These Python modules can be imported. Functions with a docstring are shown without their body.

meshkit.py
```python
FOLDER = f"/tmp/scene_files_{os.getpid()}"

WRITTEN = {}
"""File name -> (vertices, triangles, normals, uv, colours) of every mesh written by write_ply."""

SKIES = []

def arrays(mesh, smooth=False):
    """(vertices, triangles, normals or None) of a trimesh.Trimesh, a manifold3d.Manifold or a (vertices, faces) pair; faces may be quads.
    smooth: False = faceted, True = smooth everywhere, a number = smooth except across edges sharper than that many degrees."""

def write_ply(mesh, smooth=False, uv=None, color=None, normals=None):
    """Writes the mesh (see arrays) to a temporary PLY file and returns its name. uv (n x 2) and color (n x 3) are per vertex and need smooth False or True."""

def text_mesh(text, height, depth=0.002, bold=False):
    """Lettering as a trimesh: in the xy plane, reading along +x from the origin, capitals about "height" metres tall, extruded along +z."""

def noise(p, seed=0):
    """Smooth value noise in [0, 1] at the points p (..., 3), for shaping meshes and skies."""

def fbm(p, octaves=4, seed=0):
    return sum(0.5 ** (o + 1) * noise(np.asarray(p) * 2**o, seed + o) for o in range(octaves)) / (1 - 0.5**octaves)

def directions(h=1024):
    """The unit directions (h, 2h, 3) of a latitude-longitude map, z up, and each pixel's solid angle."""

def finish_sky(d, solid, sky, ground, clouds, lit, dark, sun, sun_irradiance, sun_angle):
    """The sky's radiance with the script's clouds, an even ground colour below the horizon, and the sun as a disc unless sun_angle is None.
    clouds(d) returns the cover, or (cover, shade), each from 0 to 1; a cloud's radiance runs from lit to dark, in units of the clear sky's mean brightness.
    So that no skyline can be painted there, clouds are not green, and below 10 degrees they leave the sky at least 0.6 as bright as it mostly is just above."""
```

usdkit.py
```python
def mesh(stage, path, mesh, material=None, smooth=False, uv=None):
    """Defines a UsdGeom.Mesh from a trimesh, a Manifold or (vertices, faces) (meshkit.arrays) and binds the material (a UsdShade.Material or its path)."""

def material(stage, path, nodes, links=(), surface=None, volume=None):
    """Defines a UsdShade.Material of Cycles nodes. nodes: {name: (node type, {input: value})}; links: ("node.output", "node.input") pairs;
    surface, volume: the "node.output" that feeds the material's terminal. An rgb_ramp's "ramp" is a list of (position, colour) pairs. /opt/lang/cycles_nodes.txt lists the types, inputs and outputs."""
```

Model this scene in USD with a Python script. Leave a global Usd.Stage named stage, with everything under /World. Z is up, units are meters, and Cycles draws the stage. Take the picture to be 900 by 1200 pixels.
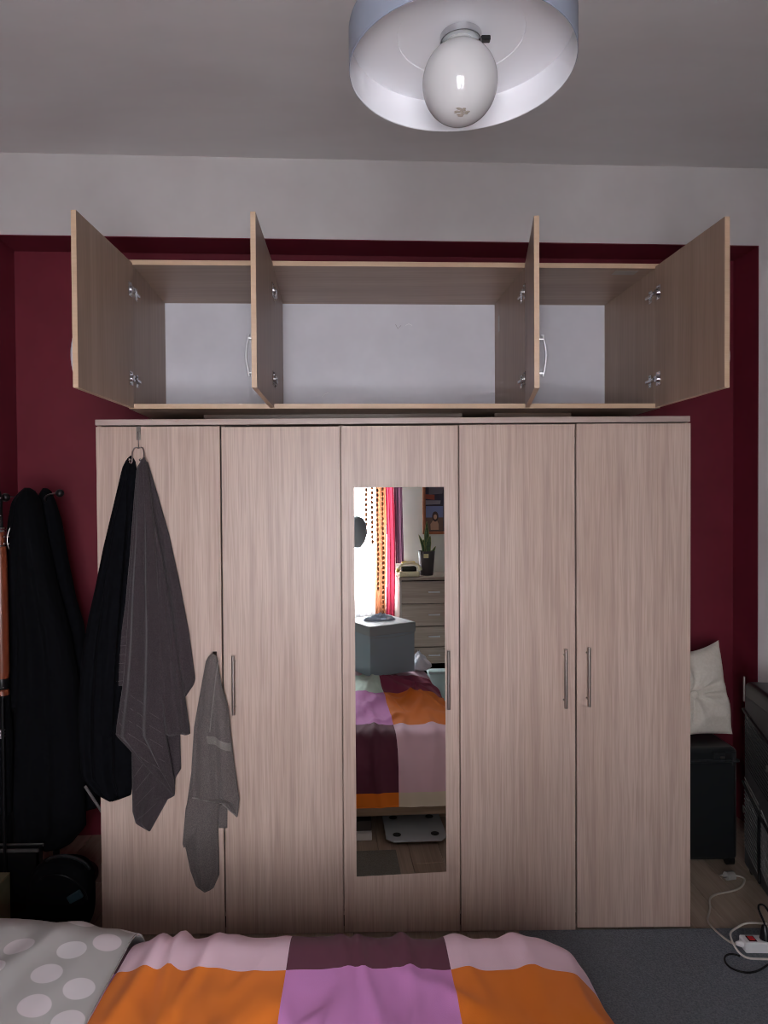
import math, random
import numpy as np
import trimesh, manifold3d, usdkit, meshkit
from pxr import Usd, UsdGeom, UsdLux, UsdShade, Gf, Sdf

stage = Usd.Stage.CreateInMemory()
UsdGeom.SetStageUpAxis(stage, "Z")
UsdGeom.SetStageMetersPerUnit(stage, 1.0)
UsdGeom.Xform.Define(stage, "/World")
rng = np.random.default_rng(7)

# ---------------------------------------------------------------- camera
CAM_POS = np.array([0.0, -2.595, 1.65])
YAW, PITCH, ROLL = 0.006, -0.0162, -0.0069
F_PX, PX, PY = 800.0, 425.0, 600.0
EXPOSURE = 0.2
fw = np.array([math.sin(YAW) * math.cos(PITCH), math.cos(YAW) * math.cos(PITCH), math.sin(PITCH)])
r0 = np.array([math.cos(YAW), -math.sin(YAW), 0]); u0 = np.cross(r0, fw)
rt = math.cos(ROLL) * r0 + math.sin(ROLL) * u0
up = -math.sin(ROLL) * r0 + math.cos(ROLL) * u0
cam = UsdGeom.Camera.Define(stage, "/World/camera")
M = Gf.Matrix4d(*rt, 0, *up, 0, *(-fw), 0, *CAM_POS, 1)
cam.AddTransformOp().Set(M)
AP = 24.0
cam.CreateHorizontalApertureAttr(AP)
cam.CreateVerticalApertureAttr(AP * 1200 / 900)
cam.CreateFocalLengthAttr(AP * F_PX / 900)
cam.CreateHorizontalApertureOffsetAttr(AP * (450 - PX) / 900)
cam.CreateVerticalApertureOffsetAttr(0.0)
cam.CreateClippingRangeAttr(Gf.Vec2f(0.05, 200))
cam.CreateExposureAttr(EXPOSURE)

# ---------------------------------------------------------------- light: overcast daylight through the one window behind the camera
WX0, WX1, WZ0, WZ1, WY = -0.50, 0.50, 0.72, 2.12, -3.45     # window opening in wall_front
sun = UsdLux.RectLight.Define(stage, "/World/daylight")
sun.CreateWidthAttr(WX1 - WX0 + 0.3); sun.CreateHeightAttr(WZ1 - WZ0 + 0.3)
sun.CreateIntensityAttr(62.0)
sun.CreateColorAttr(Gf.Vec3f(0.97, 0.975, 1.0))
sun.AddTranslateOp().Set(Gf.Vec3d((WX0 + WX1) / 2, WY - 0.28, (WZ0 + WZ1) / 2 + 0.05))
sun.AddRotateXOp().Set(90.0)                                   # -z of the light now faces +y, into the room
sky = UsdLux.DomeLight.Define(stage, "/World/sky")
sky.CreateIntensityAttr(1.0); sky.CreateColorAttr(Gf.Vec3f(0.75, 0.87, 1.0))

# ---------------------------------------------------------------- materials
def lin(c):
    c = np.asarray(c, float) / 255.0
    return tuple(np.where(c <= 0.04045, c / 12.92, ((c + 0.055) / 1.055) ** 2.4))
LK = "/World/Looks/"
def plain(name, rgb, rough=0.5, metal=0.0, bump=None, **kw):
    nodes = {"p": ("principled_bsdf", dict(base_color=lin(rgb), roughness=rough, metallic=metal, **kw))}
    links = []
    if bump:
        scale, strength, dist = bump
        nodes["tc"] = ("texture_coordinate", {}); nodes["n"] = ("noise_texture", {"scale": scale, "detail": 4.0})
        nodes["b"] = ("bump", {"strength": strength, "distance": dist})
        links += [("tc.object", "n.vector"), ("n.fac", "b.height"), ("b.normal", "p.normal")]
    return usdkit.material(stage, LK + name, nodes, links, surface="p.BSDF")
def mottled(name, a, b, scale=3.0, rough=0.7, detail=5.0, stretch=(1, 1, 1), bump=(0.15, 0.002), lo=0.35, hi=0.65, **kw):
    nodes = {"tc": ("texture_coordinate", {}), "m": ("mapping", {"scale": stretch}),
             "n": ("noise_texture", {"scale": scale, "detail": detail, "roughness": 0.6}),
             "r": ("rgb_ramp", {"ramp": [(lo, lin(a)), (hi, lin(b))]}),
             "b": ("bump", {"strength": bump[0], "distance": bump[1]}),
             "p": ("principled_bsdf", dict(roughness=rough, **kw))}
    links = [("tc.object", "m.vector"), ("m.vector", "n.vector"), ("n.fac", "r.fac"), ("r.color", "p.base_color"),
             ("n.fac", "b.height"), ("b.normal", "p.normal")]
    return usdkit.material(stage, LK + name, nodes, links, surface="p.BSDF")
def wood(name, base, dark, light, axis, rough=0.42, loc=(0, 0, 0), gain=1.0):
    """laminate with a fine grain along one axis: broad bands, medium streaks, hair-fine lines."""
    def sc(across, along):
        return tuple(along if i == axis else across for i in range(3))
    nodes = {"tc": ("texture_coordinate", {}),
             "m1": ("mapping", {"scale": sc(9, 0.35), "location": loc}), "m2": ("mapping", {"scale": sc(52, 1.5), "location": loc}), "m3": ("mapping", {"scale": sc(210, 6.0), "location": loc}),
             "n1": ("noise_texture", {"scale": 1.0, "detail": 2.0, "distortion": 0.6}),
             "n2": ("noise_texture", {"scale": 1.0, "detail": 3.0, "distortion": 0.9}),
             "n3": ("noise_texture", {"scale": 1.0, "detail": 2.0}),
             "r1": ("rgb_ramp", {"ramp": [(0.3, lin(base)), (0.7, lin(light))]}),
             "r2": ("rgb_ramp", {"ramp": [(0.36, (1, 1, 1)), (0.50, (0.35, 0.35, 0.35)), (0.62, (0, 0, 0))]}),
             "r3": ("rgb_ramp", {"ramp": [(0.35, (1, 1, 1)), (0.55, (0.1, 0.1, 0.1))]}),
             "k2": ("math", {"math_type": "multiply", "value2": 0.46 * gain}), "k3": ("math", {"math_type": "multiply", "value2": 0.36 * gain}),
             "x2": ("mix", {"color2": lin(dark)}), "x3": ("mix", {"color2": lin(dark)}),
             "b": ("bump", {"strength": 0.08, "distance": 0.001}),
             "p": ("principled_bsdf", {"roughness": rough})}
    links = [("tc.object", f"m{i}.vector") for i in (1, 2, 3)] + [(f"m{i}.vector", f"n{i}.vector") for i in (1, 2, 3)] + [
        (f"n{i}.fac", f"r{i}.fac") for i in (1, 2, 3)] + [
        ("r2.color", "k2.value1"), ("r3.color", "k3.value1"), ("k2.value", "x2.fac"), ("k3.value", "x3.fac"),
        ("r1.color", "x2.color1"), ("x2.color", "x3.color1"), ("x3.color", "p.base_color"), ("n3.fac", "b.height"), ("b.normal", "p.normal")]
    return usdkit.material(stage, LK + name, nodes, links, surface="p.BSDF")

ASH = ((194, 170, 156), (158, 133, 121), (205, 183, 170))
WOOD_V = wood("ash_vertical", *ASH, axis=2)
DOORS = [wood("ash_door_%s" % n, *ASH, axis=2, loc=(k * 3.7, k * 1.3, k * 5.1)) for k, n in enumerate(("a", "b", "c", "d", "e"))]
OAKC = ((152, 127, 111), (120, 98, 84), (164, 139, 122))
CAB_V = wood("cabinet_wood_vertical", *OAKC, axis=2, gain=0.7)
CAB_H = wood("cabinet_wood_across", *OAKC, axis=0, gain=0.7)
CAB_EDGE = wood("cabinet_edge_band", (190, 160, 134), (168, 138, 112), (200, 172, 146), axis=0, gain=0.4)
TOP_EDGE = wood("ash_edge_band", (176, 156, 148), (150, 130, 122), (188, 168, 160), axis=0, gain=0.5)
WHITE_BOARD = mottled("white_backboard", (205, 203, 210), (212, 210, 217), 6, 0.45, bump=(0.02, 0.001))
WALL = mottled("white_wall_paint", (196, 190, 189), (204, 199, 198), 2.2, 0.85, bump=(0.10, 0.004))
WALLF = mottled("grey_green_wall_paint", (190, 199, 192), (198, 207, 200), 2.2, 0.85, bump=(0.10, 0.004))
CEIL = mottled("ceiling_paint", (204, 199, 198), (212, 208, 207), 1.3, 0.9, stretch=(0.6, 2, 1), bump=(0.10, 0.004))
RED = mottled("wine_red_paint", (104, 17, 36), (112, 21, 41), 5, 0.7, bump=(0.2, 0.002))
CHROME = plain("polished_chrome", (205, 205, 208), 0.12, 1.0)
SATIN = plain("satin_chrome", (226, 226, 230), 0.38, 0.75)
HANDLE = plain("pale_silver_handle", (224, 226, 230), 0.4, 0.3)
NICKEL = plain("brushed_nickel", (176, 168, 162), 0.3, 1.0)
DARKGAP = plain("dark_gap", (38, 32, 30), 0.9)
BATTEN = wood("brown_batten", (84, 60, 44), (64, 46, 34), (96, 72, 54), axis=0)
MIRROR = plain("mirror_silver", (238, 240, 238), 0.0, 1.0)
MIRROR_EDGE = plain("mirror_glass_edge", (120, 140, 135), 0.2)
LAMP_OUT = plain("lamp_blue_grey", (128, 134, 148), 0.45)
LAMP_IN = plain("lamp_white_inside", (218, 217, 221), 0.4)
OPAL = plain("opal_bulb", (176, 174, 174), 0.06)
MARK = plain("bulb_print", (150, 140, 128), 0.5)
BLACKCLOTH = mottled("black_cloth", (7, 7, 10), (11, 12, 16), 60, 0.95, bump=(0.3, 0.002), specular_ior_level=0.1)
NAVYCLOTH = mottled("black_navy_cloth", (7, 7, 11), (12, 13, 18), 45, 0.95, bump=(0.3, 0.002), specular_ior_level=0.1)
BLACKPL = plain("black_plastic", (18, 18, 20), 0.25)
BLACKMET = plain("black_metal", (22, 22, 24), 0.35, 0.4)
def terry(name, a, b):
    return mottled(name, a, b, 260, 0.98, detail=3, bump=(0.55, 0.004), specular_ior_level=0.1, sheen_weight=0.15)
TOWEL_D = terry("charcoal_terry", (56, 49, 52), (72, 64, 67))
TOWEL_STRIPE = terry("charcoal_terry_stripe", (78, 70, 73), (90, 81, 84))
TOWEL_G = terry("grey_terry", (90, 83, 82), (110, 102, 100))
TOWEL_HEM = terry("grey_woven_hem", (120, 114, 111), (134, 128, 124))
CREAM = mottled("cream_cotton", (206, 198, 186), (214, 207, 196), 90, 0.9, bump=(0.2, 0.001))
SUIT = plain("black_suitcase_shell", (22, 25, 27), 0.35)
SUIT_TRIM = plain("black_suitcase_trim", (33, 35, 37), 0.3)
BALL = mottled("charcoal_ballistic_nylon", (66, 65, 66), (82, 80, 80), 300, 0.6, stretch=(1, 1, 1), bump=(0.5, 0.003))
NYRIB = plain("nylon_rib", (112, 109, 106), 0.6)
WHITEPL = plain("white_plastic", (226, 228, 230), 0.3)
CABLEW = plain("white_cable", (206, 200, 194), 0.45)
CABLEGREY = plain("beige_cable", (176, 166, 156), 0.5)
REDSW = plain("red_rocker", (190, 40, 46), 0.3)
FLOORS = [wood("oak_laminate_%s" % n, c, d, e, axis=1, rough=0.45) for n, c, d, e in (
    ("a", (158, 140, 124), (132, 114, 99), (168, 150, 134)), ("b", (151, 133, 117), (126, 109, 94), (162, 144, 128)), ("c", (164, 147, 131), (138, 121, 106), (174, 156, 140)))]
RUG = mottled("slate_rug_pile", (102, 107, 115), (130, 135, 142), 170, 0.98, bump=(0.9, 0.006), specular_ior_level=0.05)
MAT_B = mottled("grey_mat_pile", (112, 110, 102), (130, 128, 120), 200, 0.98, bump=(0.8, 0.005), specular_ior_level=0.05)
BEDWOOD = wood("bed_frame_wood", (168, 146, 124), (138, 116, 96), (180, 158, 136), axis=0)
SHEETW = mottled("white_sheet", (226, 226, 234), (234, 234, 240), 40, 0.9, bump=(0.15, 0.002))
TEALBOX = plain("grey_teal_fabric", (158, 180, 190), 0.75, bump=(160, 0.3, 0.002))
TEALLID = plain("grey_teal_lid", (160, 174, 176), 0.5, bump=(9, 0.35, 0.02))
TEALGLASS = plain("pale_teal_plastic", (196, 232, 230), 0.25)
TEALRIM = plain("pale_teal_rim", (190, 216, 216), 0.3)
BLUECLOTH = mottled("pale_blue_cloth", (190, 214, 240), (220, 233, 248), 12, 0.9)
DRESS = wood("dresser_wood", (186, 172, 158), (152, 139, 127), (198, 184, 170), axis=0)
DRESS_SIDE = wood("dresser_side_wood", (190, 182, 172), (164, 155, 146), (200, 192, 182), axis=2)
POT = plain("dark_plant_pot", (70, 64, 66), 0.3)
SOIL = plain("potting_soil", (40, 30, 24), 0.95)
LEAF = mottled("snake_plant_leaf", (44, 74, 44), (72, 104, 60), 22, 0.4, stretch=(1, 1, 3))
LEAF_EDGE = plain("leaf_yellow_margin", (160, 160, 92), 0.45)
TAG = plain("cream_tag", (210, 196, 150), 0.6)
PHONE_Y = plain("yellow_plastic", (206, 186, 70), 0.3)
PHONE_C = plain("cream_plastic", (220, 214, 176), 0.3)
PHONE_D = plain("dark_green_black_plastic", (36, 42, 40), 0.25)
FRAMEW = plain("orange_brown_frame", (150, 92, 58), 0.45)
INSTR = wood("red_brown_wood", (112, 54, 34), (80, 35, 20), (130, 66, 42), axis=2, rough=0.3)
KRAFT = mottled("olive_cardboard", (112, 104, 76), (124, 116, 88), 20, 0.9)
TEALTRIM = plain("dark_teal_strap", (18, 50, 58), 0.8)
GREYPL = plain("grey_plastic_edge", (66, 63, 63), 0.6)
RODM = plain("pale_rod", (128, 122, 122), 0.4)
STRIPEC = plain("pale_stripe", (170, 160, 165), 0.8)
SCALEM = plain("silver_grey_scale_top", (196, 204, 212), 0.25)
SCALEF = plain("dark_scale_pad", (52, 56, 60), 0.3)
PVC = plain("white_window_frame", (230, 232, 234), 0.35)
SHADE = plain("slate_lampshade", (176, 192, 198), 0.6)

def sheer(name, rgb, clear, bump=0):
    nodes = {"t": ("transparent_bsdf", {"color": tuple(np.minimum(1, np.array(lin(rgb)) * 0.35 + 0.65))}), "l": ("translucent_bsdf", {"color": lin(rgb)}), "d": ("diffuse_bsdf", {"color": lin(rgb)}),
             "m1": ("mix_closure", {"fac": 0.45}), "m2": ("mix_closure", {"fac": clear})}
    return usdkit.material(stage, LK + name, nodes, [("l.BSDF", "m1.closure1"), ("d.BSDF", "m1.closure2"), ("m1.closure", "m2.closure1"), ("t.BSDF", "m2.closure2")], surface="m2.closure")
SHEER_W = sheer("sheer_white_voile", (238, 236, 240), 0.32)
SHEER_O = sheer("sheer_orange_voile", (160, 104, 74), 0.0)
SHEER_P = sheer("pink_red_curtain_cloth", (150, 50, 70), 0.0)
DRAPE = sheer("dusky_purple_lining", (78, 52, 66), 0.0)
BEADS = plain("amber_beads", (150, 84, 36), 0.4)
nodes = {"t": ("transparent_bsdf", {}), "g": ("glossy_bsdf", {"roughness": 0.0, "color": (1, 1, 1)}), "f": ("fresnel", {"IOR": 1.45}), "m": ("mix_closure", {})}
PANE = usdkit.material(stage, LK + "window_pane", nodes, [("f.fac", "m.fac"), ("t.BSDF", "m.closure1"), ("g.BSDF", "m.closure2")], surface="m.closure")

# patchwork print: columns along u, rows along v; cloth metres in the "st" primvar
U0, U1 = -1.4, 1.0
ROWS = [  # (v below which this row ends ... rows from the wall-side hem to the pillow side), colours for columns split at CUTS
    (-0.528, ["c", "o", "c", "o", "c", "o"]), (-0.94, ["d", "d", "p", "d", "p", "p"]), (-1.50, ["l", "l", "o", "l", "o", "o"]), (-1.92, ["p", "d", "w", "w", "b", "b"]), (-9, ["d", "p", "p", "p", "p", "p"])]
CUTS = [-0.99, -0.605, -0.19, 0.21, 0.66]
COL = {"c": (224, 214, 194), "o": (230, 124, 38), "d": (100, 52, 70), "p": (232, 198, 212), "l": (214, 142, 206), "w": (212, 234, 220), "b": (146, 52, 84)}
def ramp_row(cols):
    out, edges = [], [U0] + CUTS
    for e, c in zip(edges, cols):
        out.append(((e - U0) / (U1 - U0), lin(COL[c])))
    return out
nodes = {"uv": ("uvmap", {"attribute": "st"}), "s": ("separate_xyz", {}),
         "mr": ("map_range", {"from_min": U0, "from_max": U1, "to_min": 0.0, "to_max": 1.0}), "n": ("noise_texture", {"scale": 420.0, "detail": 2.0}), "tc": ("texture_coordinate", {}),
         "b": ("bump", {"strength": 0.25, "distance": 0.0015}), "p": ("principled_bsdf", {"roughness": 0.85, "specular_ior_level": 0.2, "sheen_weight": 0.08})}
links = [("uv.UV", "s.vector"), ("s.x", "mr.value"), ("tc.object", "n.vector"), ("n.fac", "b.height"), ("b.normal", "p.normal")]
prev = None
for k, (vend, cols) in enumerate(ROWS):
    nodes[f"r{k}"] = ("rgb_ramp", {"ramp": ramp_row(cols), "interpolate": False}); links.append(("mr.result", f"r{k}.fac"))
    if k == 0:
        prev = "r0.color"
    else:
        nodes[f"g{k}"] = ("math", {"math_type": "less_than", "value2": ROWS[k - 1][0]}); links.append(("s.y", f"g{k}.value1"))
        nodes[f"x{k}"] = ("mix", {}); links += [(f"g{k}.value", f"x{k}.fac"), (prev, f"x{k}.color1"), (f"r{k}.color", f"x{k}.color2")]
        prev = f"x{k}.color"
links.append((prev, "p.base_color"))
PATCH = usdkit.material(stage, LK + "patchwork_print", nodes, links, surface="p.BSDF")
nodes = {"uv": ("uvmap", {"attribute": "st"}), "v": ("voronoi_texture", {"scale": 7.6, "randomness": 0.6, "dimensions": "2D"}),
         "r": ("rgb_ramp", {"ramp": [(0.255, lin((214, 208, 210))), (0.27, lin((150, 146, 144)))]}),
         "sc": ("separate_color", {}), "tint": ("rgb_ramp", {"ramp": [(0.0, lin((216, 213, 214))), (1.0, lin((210, 196, 201)))]}), "r2": ("rgb_ramp", {"ramp": [(0.255, (0, 0, 0)), (0.27, (1, 1, 1))]}),
         "x": ("mix", {"color2": lin((176, 173, 171))}), "p": ("principled_bsdf", {"roughness": 0.9, "specular_ior_level": 0.2})}
DOTS = usdkit.material(stage, LK + "dotted_print", nodes, [("uv.UV", "v.vector"), ("v.distance", "r2.fac"), ("v.color", "sc.color"), ("sc.r", "tint.fac"), ("r2.color", "x.fac"), ("tint.color", "x.color1"), ("x.color", "p.base_color")], surface="p.BSDF")

# ---------------------------------------------------------------- scene helpers
USED, LOC = {}, {}
def numbered(parent, name):
    k = USED.get((parent, name), 0); USED[(parent, name)] = k + 1
    return f"{parent}/{name}" + (f"_{k:03d}" if k else "")
def tag(p, label=None, cat=None, group=None, kind=None):
    for k, v in (("label", label), ("category", cat), ("group", group), ("kind", kind)):
        if v: p.SetCustomDataByKey(k, v)
    return p
def thing(name, label, cat, loc=(0, 0, 0), group=None, kind=None):
    path = numbered("/World", name)
    x = UsdGeom.Xform.Define(stage, path); x.AddTranslateOp().Set(Gf.Vec3d(*map(float, loc)))
    LOC[path] = np.asarray(loc, float)
    return tag(x.GetPrim(), label, cat, group, kind)
def part(name, mesh, mat, parent=None, smooth=30, label=None, uv=None, kind=None):
    """a mesh given in world coordinates, defined below parent"""
    base = parent.GetPath().pathString if parent else "/World"
    path = numbered(base, name)
    off = LOC.get(base, np.zeros(3)); LOC[path] = off
    if isinstance(mesh, list): mesh = cat(mesh)
    v, f = (np.asarray(mesh.vertices), np.asarray(mesh.faces)) if hasattr(mesh, "faces") else mesh
    m = usdkit.mesh(stage, path, (np.asarray(v) - off, f), mat, smooth=smooth, uv=uv)
    return tag(m.GetPrim(), label=label, kind=kind)
def single(name, mesh, mat, label=None, catg=None, smooth=30, group=None, kind=None, uv=None):
    return tag(part(name, mesh, mat, None, smooth, uv=uv), label, catg, group, kind)

# ---------------------------------------------------------------- shape helpers
def fbm(p, octaves=4): return 2 * meshkit.fbm(p, octaves) - 1
def cat(ms): return trimesh.util.concatenate(ms)
def box(x0, x1, y0, y1, z0, z1, ch=0.0):
    lo, hi = np.array([min(x0, x1), min(y0, y1), min(z0, z1)]), np.array([max(x0, x1), max(y0, y1), max(z0, z1)])
    if ch <= 0:
        m = trimesh.creation.box(hi - lo); m.apply_translation((lo + hi) / 2); return m
    ch = min(ch, 0.49 * (hi - lo).min()); P = []
    for sx in (0, 1):
        for sy in (0, 1):
            for sz in (0, 1):
                c = np.where([sx, sy, sz], hi, lo); d = np.where([sx, sy, sz], -ch, ch)
                for k in range(3):
                    q = c + d; q[k] = c[k]; P.append(q)
    return trimesh.convex.convex_hull(np.array(P))
def rbox(x0, x1, y0, y1, z0, z1, r, seg=4):
    """box with round edges: hull of eight spheres"""
    s = trimesh.creation.icosphere(2 if seg > 3 else 1, r).vertices; P = []
    for x in (x0 + r, x1 - r):
        for y in (y0 + r, y1 - r):
            for z in (z0 + r, z1 - r): P.append(s + [x, y, z])
    return trimesh.convex.convex_hull(np.vstack(P))
def spline(pts, n):
    from scipy.interpolate import CubicSpline, PchipInterpolator
    pts = np.asarray(pts, float); t = np.concatenate([[0], np.cumsum(np.linalg.norm(np.diff(pts, axis=0), axis=1))])
    return CubicSpline(t, pts)(np.linspace(0, t[-1], n))
def tube(pts, r, sides=10, caps=True):
    p = np.asarray(pts, float); n = len(p); r = np.broadcast_to(r, (n,))
    t = np.gradient(p, axis=0); t /= np.linalg.norm(t, axis=1, keepdims=True)
    a = np.cross(t[0], [0, 0, 1.0] if abs(t[0][2]) < 0.9 else [1.0, 0, 0]); a /= np.linalg.norm(a); A = []
    for k in range(n):
        a = a - t[k] * (a @ t[k]); a /= np.linalg.norm(a); A.append(a)
    A = np.array(A); B = np.cross(t, A); ang = np.arange(sides) * 2 * math.pi / sides
    v = (p[:, None] + r[:, None, None] * (np.cos(ang)[None, :, None] * A[:, None] + np.sin(ang)[None, :, None] * B[:, None])).reshape(-1, 3)
    f = []
    for i in range(n - 1):
        for j in range(sides):
            q = [i * sides + j, i * sides + (j + 1) % sides, (i + 1) * sides + (j + 1) % sides, (i + 1) * sides + j]
            f += [[q[0], q[1], q[2]], [q[0], q[2], q[3]]]
    if caps:
        v = np.vstack([v, p[0], p[-1]]); c0, c1 = len(v) - 2, len(v) - 1
        for j in range(sides):
            f.append([c0, (j + 1) % sides, j]); f.append([c1, (n - 1) * sides + j, (n - 1) * sides + (j + 1) % sides])
    return trimesh.Trimesh(v, f, process=False)
def cyl(p, q, r, sides=20): return tube([p, (np.asarray(p, float) * 0.5 + np.asarray(q, float) * 0.5), q], r, sides)
def lathe(profile, at=(0, 0, 0), sides=64):
    m = trimesh.creation.revolve(np.asarray(profile, float), sections=sides); m.apply_translation(at); return m
def ball(c, r, sub=2, scale=(1, 1, 1)):
    m = trimesh.creation.icosphere(sub, 1.0); m.vertices = m.vertices * r * np.asarray(scale) + c; return m
def grid_faces(n, m, off=0, flip=False):
    i, j = np.meshgrid(np.arange(n - 1), np.arange(m - 1), indexing="ij"); a = (i * m + j).ravel() + off
    q = np.stack([a, a + 1, a + m + 1, a + m], -1)
    f = np.vstack([q[:, [0, 1, 2]], q[:, [0, 2, 3]]]); return f[:, ::-1] if flip else f
def extrude_poly(pts, z0, z1):
    from shapely.geometry import Polygon
    m = trimesh.creation.extrude_polygon(Polygon(pts), z1 - z0); m.apply_translation([0, 0, z0]); return m
def rotz(m, a, about):
    T = trimesh.transformations.rotation_matrix(a, [0, 0, 1], about); m = m.copy(); m.apply_transform(T); return m
def sm(x): return x * x * (3 - 2 * x)

# ================================================================ THE ROOM
XL, XR, YB, YF, ZC = -2.35, 2.6, 0.65, -3.45, 3.255
flo = thing("floor", "brown wood laminate plank floor", None, kind="structure")
part("subfloor", box(XL - .1, XR + .1, YF - .1, 1.15, -0.12, -0.012), DARKGAP, flo)
k = 0; x = XL; row = 0
while x < XR:
    y = YF - (0.37 * row % 1.0) * 1.25
    while y < 1.05:
        a, b = max(y, YF), min(y + 1.25, 1.08)
        if b - a > 0.02:
            part("plank", box(x + .0007, min(x + .1443, XR), a + .0007, b - .0007, -0.0118, 0.0, 0.0008), FLOORS[(row * 5 + k * 7) % 3], flo, smooth=False); k += 1
        y += 1.25
    x += 0.145; row += 1
single("ceiling", box(XL - .1, XR + .1, YF - .1, 1.1, ZC, ZC + 0.1), CEIL, kind="structure")
single("wall_left", box(XL - .12, XL, YF - .1, 1.1, -0.02, ZC), RED, kind="structure")
single("wall_right", box(XR, XR + .12, YF - .1, 1.1, -0.02, ZC), WALL, kind="structure")
# the far wall with its wine-red alcove stands a little askew to the wardrobe
WA = 0.05; WO = np.array([0.1, 0.65, 0])
def wall_frame(m):
    m = m.copy(); m.apply_transform(trimesh.transformations.rotation_matrix(WA, [0, 0, 1])); m.apply_translation(WO); return m
AL, AR, AZ, AD = -1.765, 1.864, 2.882, 0.2
wb = thing("wall_back", "white wall with a shallow wine-red alcove behind the wardrobe", None, loc=(0.1, 0.65, 0), kind="structure")
part("wall_pier", wall_frame(box(-2.5, AL, 0, AD + .1, -0.02, ZC + .02)), WALL, wb)
part("wall_pier", wall_frame(box(AR, 2.6, 0, AD + .1, -0.02, ZC + .02)), WALL, wb)
part("wall_header", wall_frame(box(AL, AR, 0, AD + .1, AZ, ZC + .02)), WALL, wb)
part("alcove_back", wall_frame(box(AL, AR, AD, AD + .1, -0.02, AZ)), RED, wb, label="wine-red back of the alcove")
part("alcove_side", wall_frame(box(AL, AL + .004, 0, AD, -0.01, AZ)), RED, wb)
part("alcove_side", wall_frame(box(AR - .004, AR, 0, AD, -0.01, AZ)), RED, wb)
part("alcove_soffit", wall_frame(box(AL + .004, AR - .004, 0, AD, AZ - .004, AZ)), RED, wb)
# wall_front: behind the camera, seen in the mirror
wf = thing("wall_front", "pale grey-green wall with the window, seen in the mirror", None, loc=(0, YF, 0), kind="structure")
part("wall_panel", box(XL, WX0, YF - .14, YF, -0.02, ZC), WALLF, wf)
part("wall_panel", box(WX1, XR, YF - .14, YF, -0.02, ZC), WALLF, wf)
part("wall_panel", box(WX0, WX1, YF - .14, YF, -0.02, WZ0), WALLF, wf)
part("wall_panel", box(WX0, WX1, YF - .14, YF, WZ1, ZC), WALLF, wf)
wi = thing("window_1", "white framed window behind the sheer curtains", None, loc=(0, YF, WZ0), kind="structure")
fr = []
for a, b in ((WX0, WX0 + .06), (WX1 - .06, WX1), ((WX0 + WX1) / 2 - .04, (WX0 + WX1) / 2 + .04)): fr.append(box(a, b, YF - .12, YF - .05, WZ0, WZ1, .005))
for a, b in ((WZ0, WZ0 + .06), (WZ1 - .06, WZ1)): fr.append(box(WX0, WX1, YF - .118, YF - .052, a, b, .005))
part("window_frame", fr, PVC, wi)
for a, b in ((WX0 + .06, (WX0 + WX1) / 2 - .04), ((WX0 + WX1) / 2 + .04, WX1 - .06)): part("pane", box(a, b, YF - .088, YF - .082, WZ0 + .06, WZ1 - .06), PANE, wi, smooth=False)
part("window_sill", box(WX0 - .03, WX1 + .03, YF - .05, YF + .03, WZ0 - .03, WZ0, .005), PVC, wi)

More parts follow.
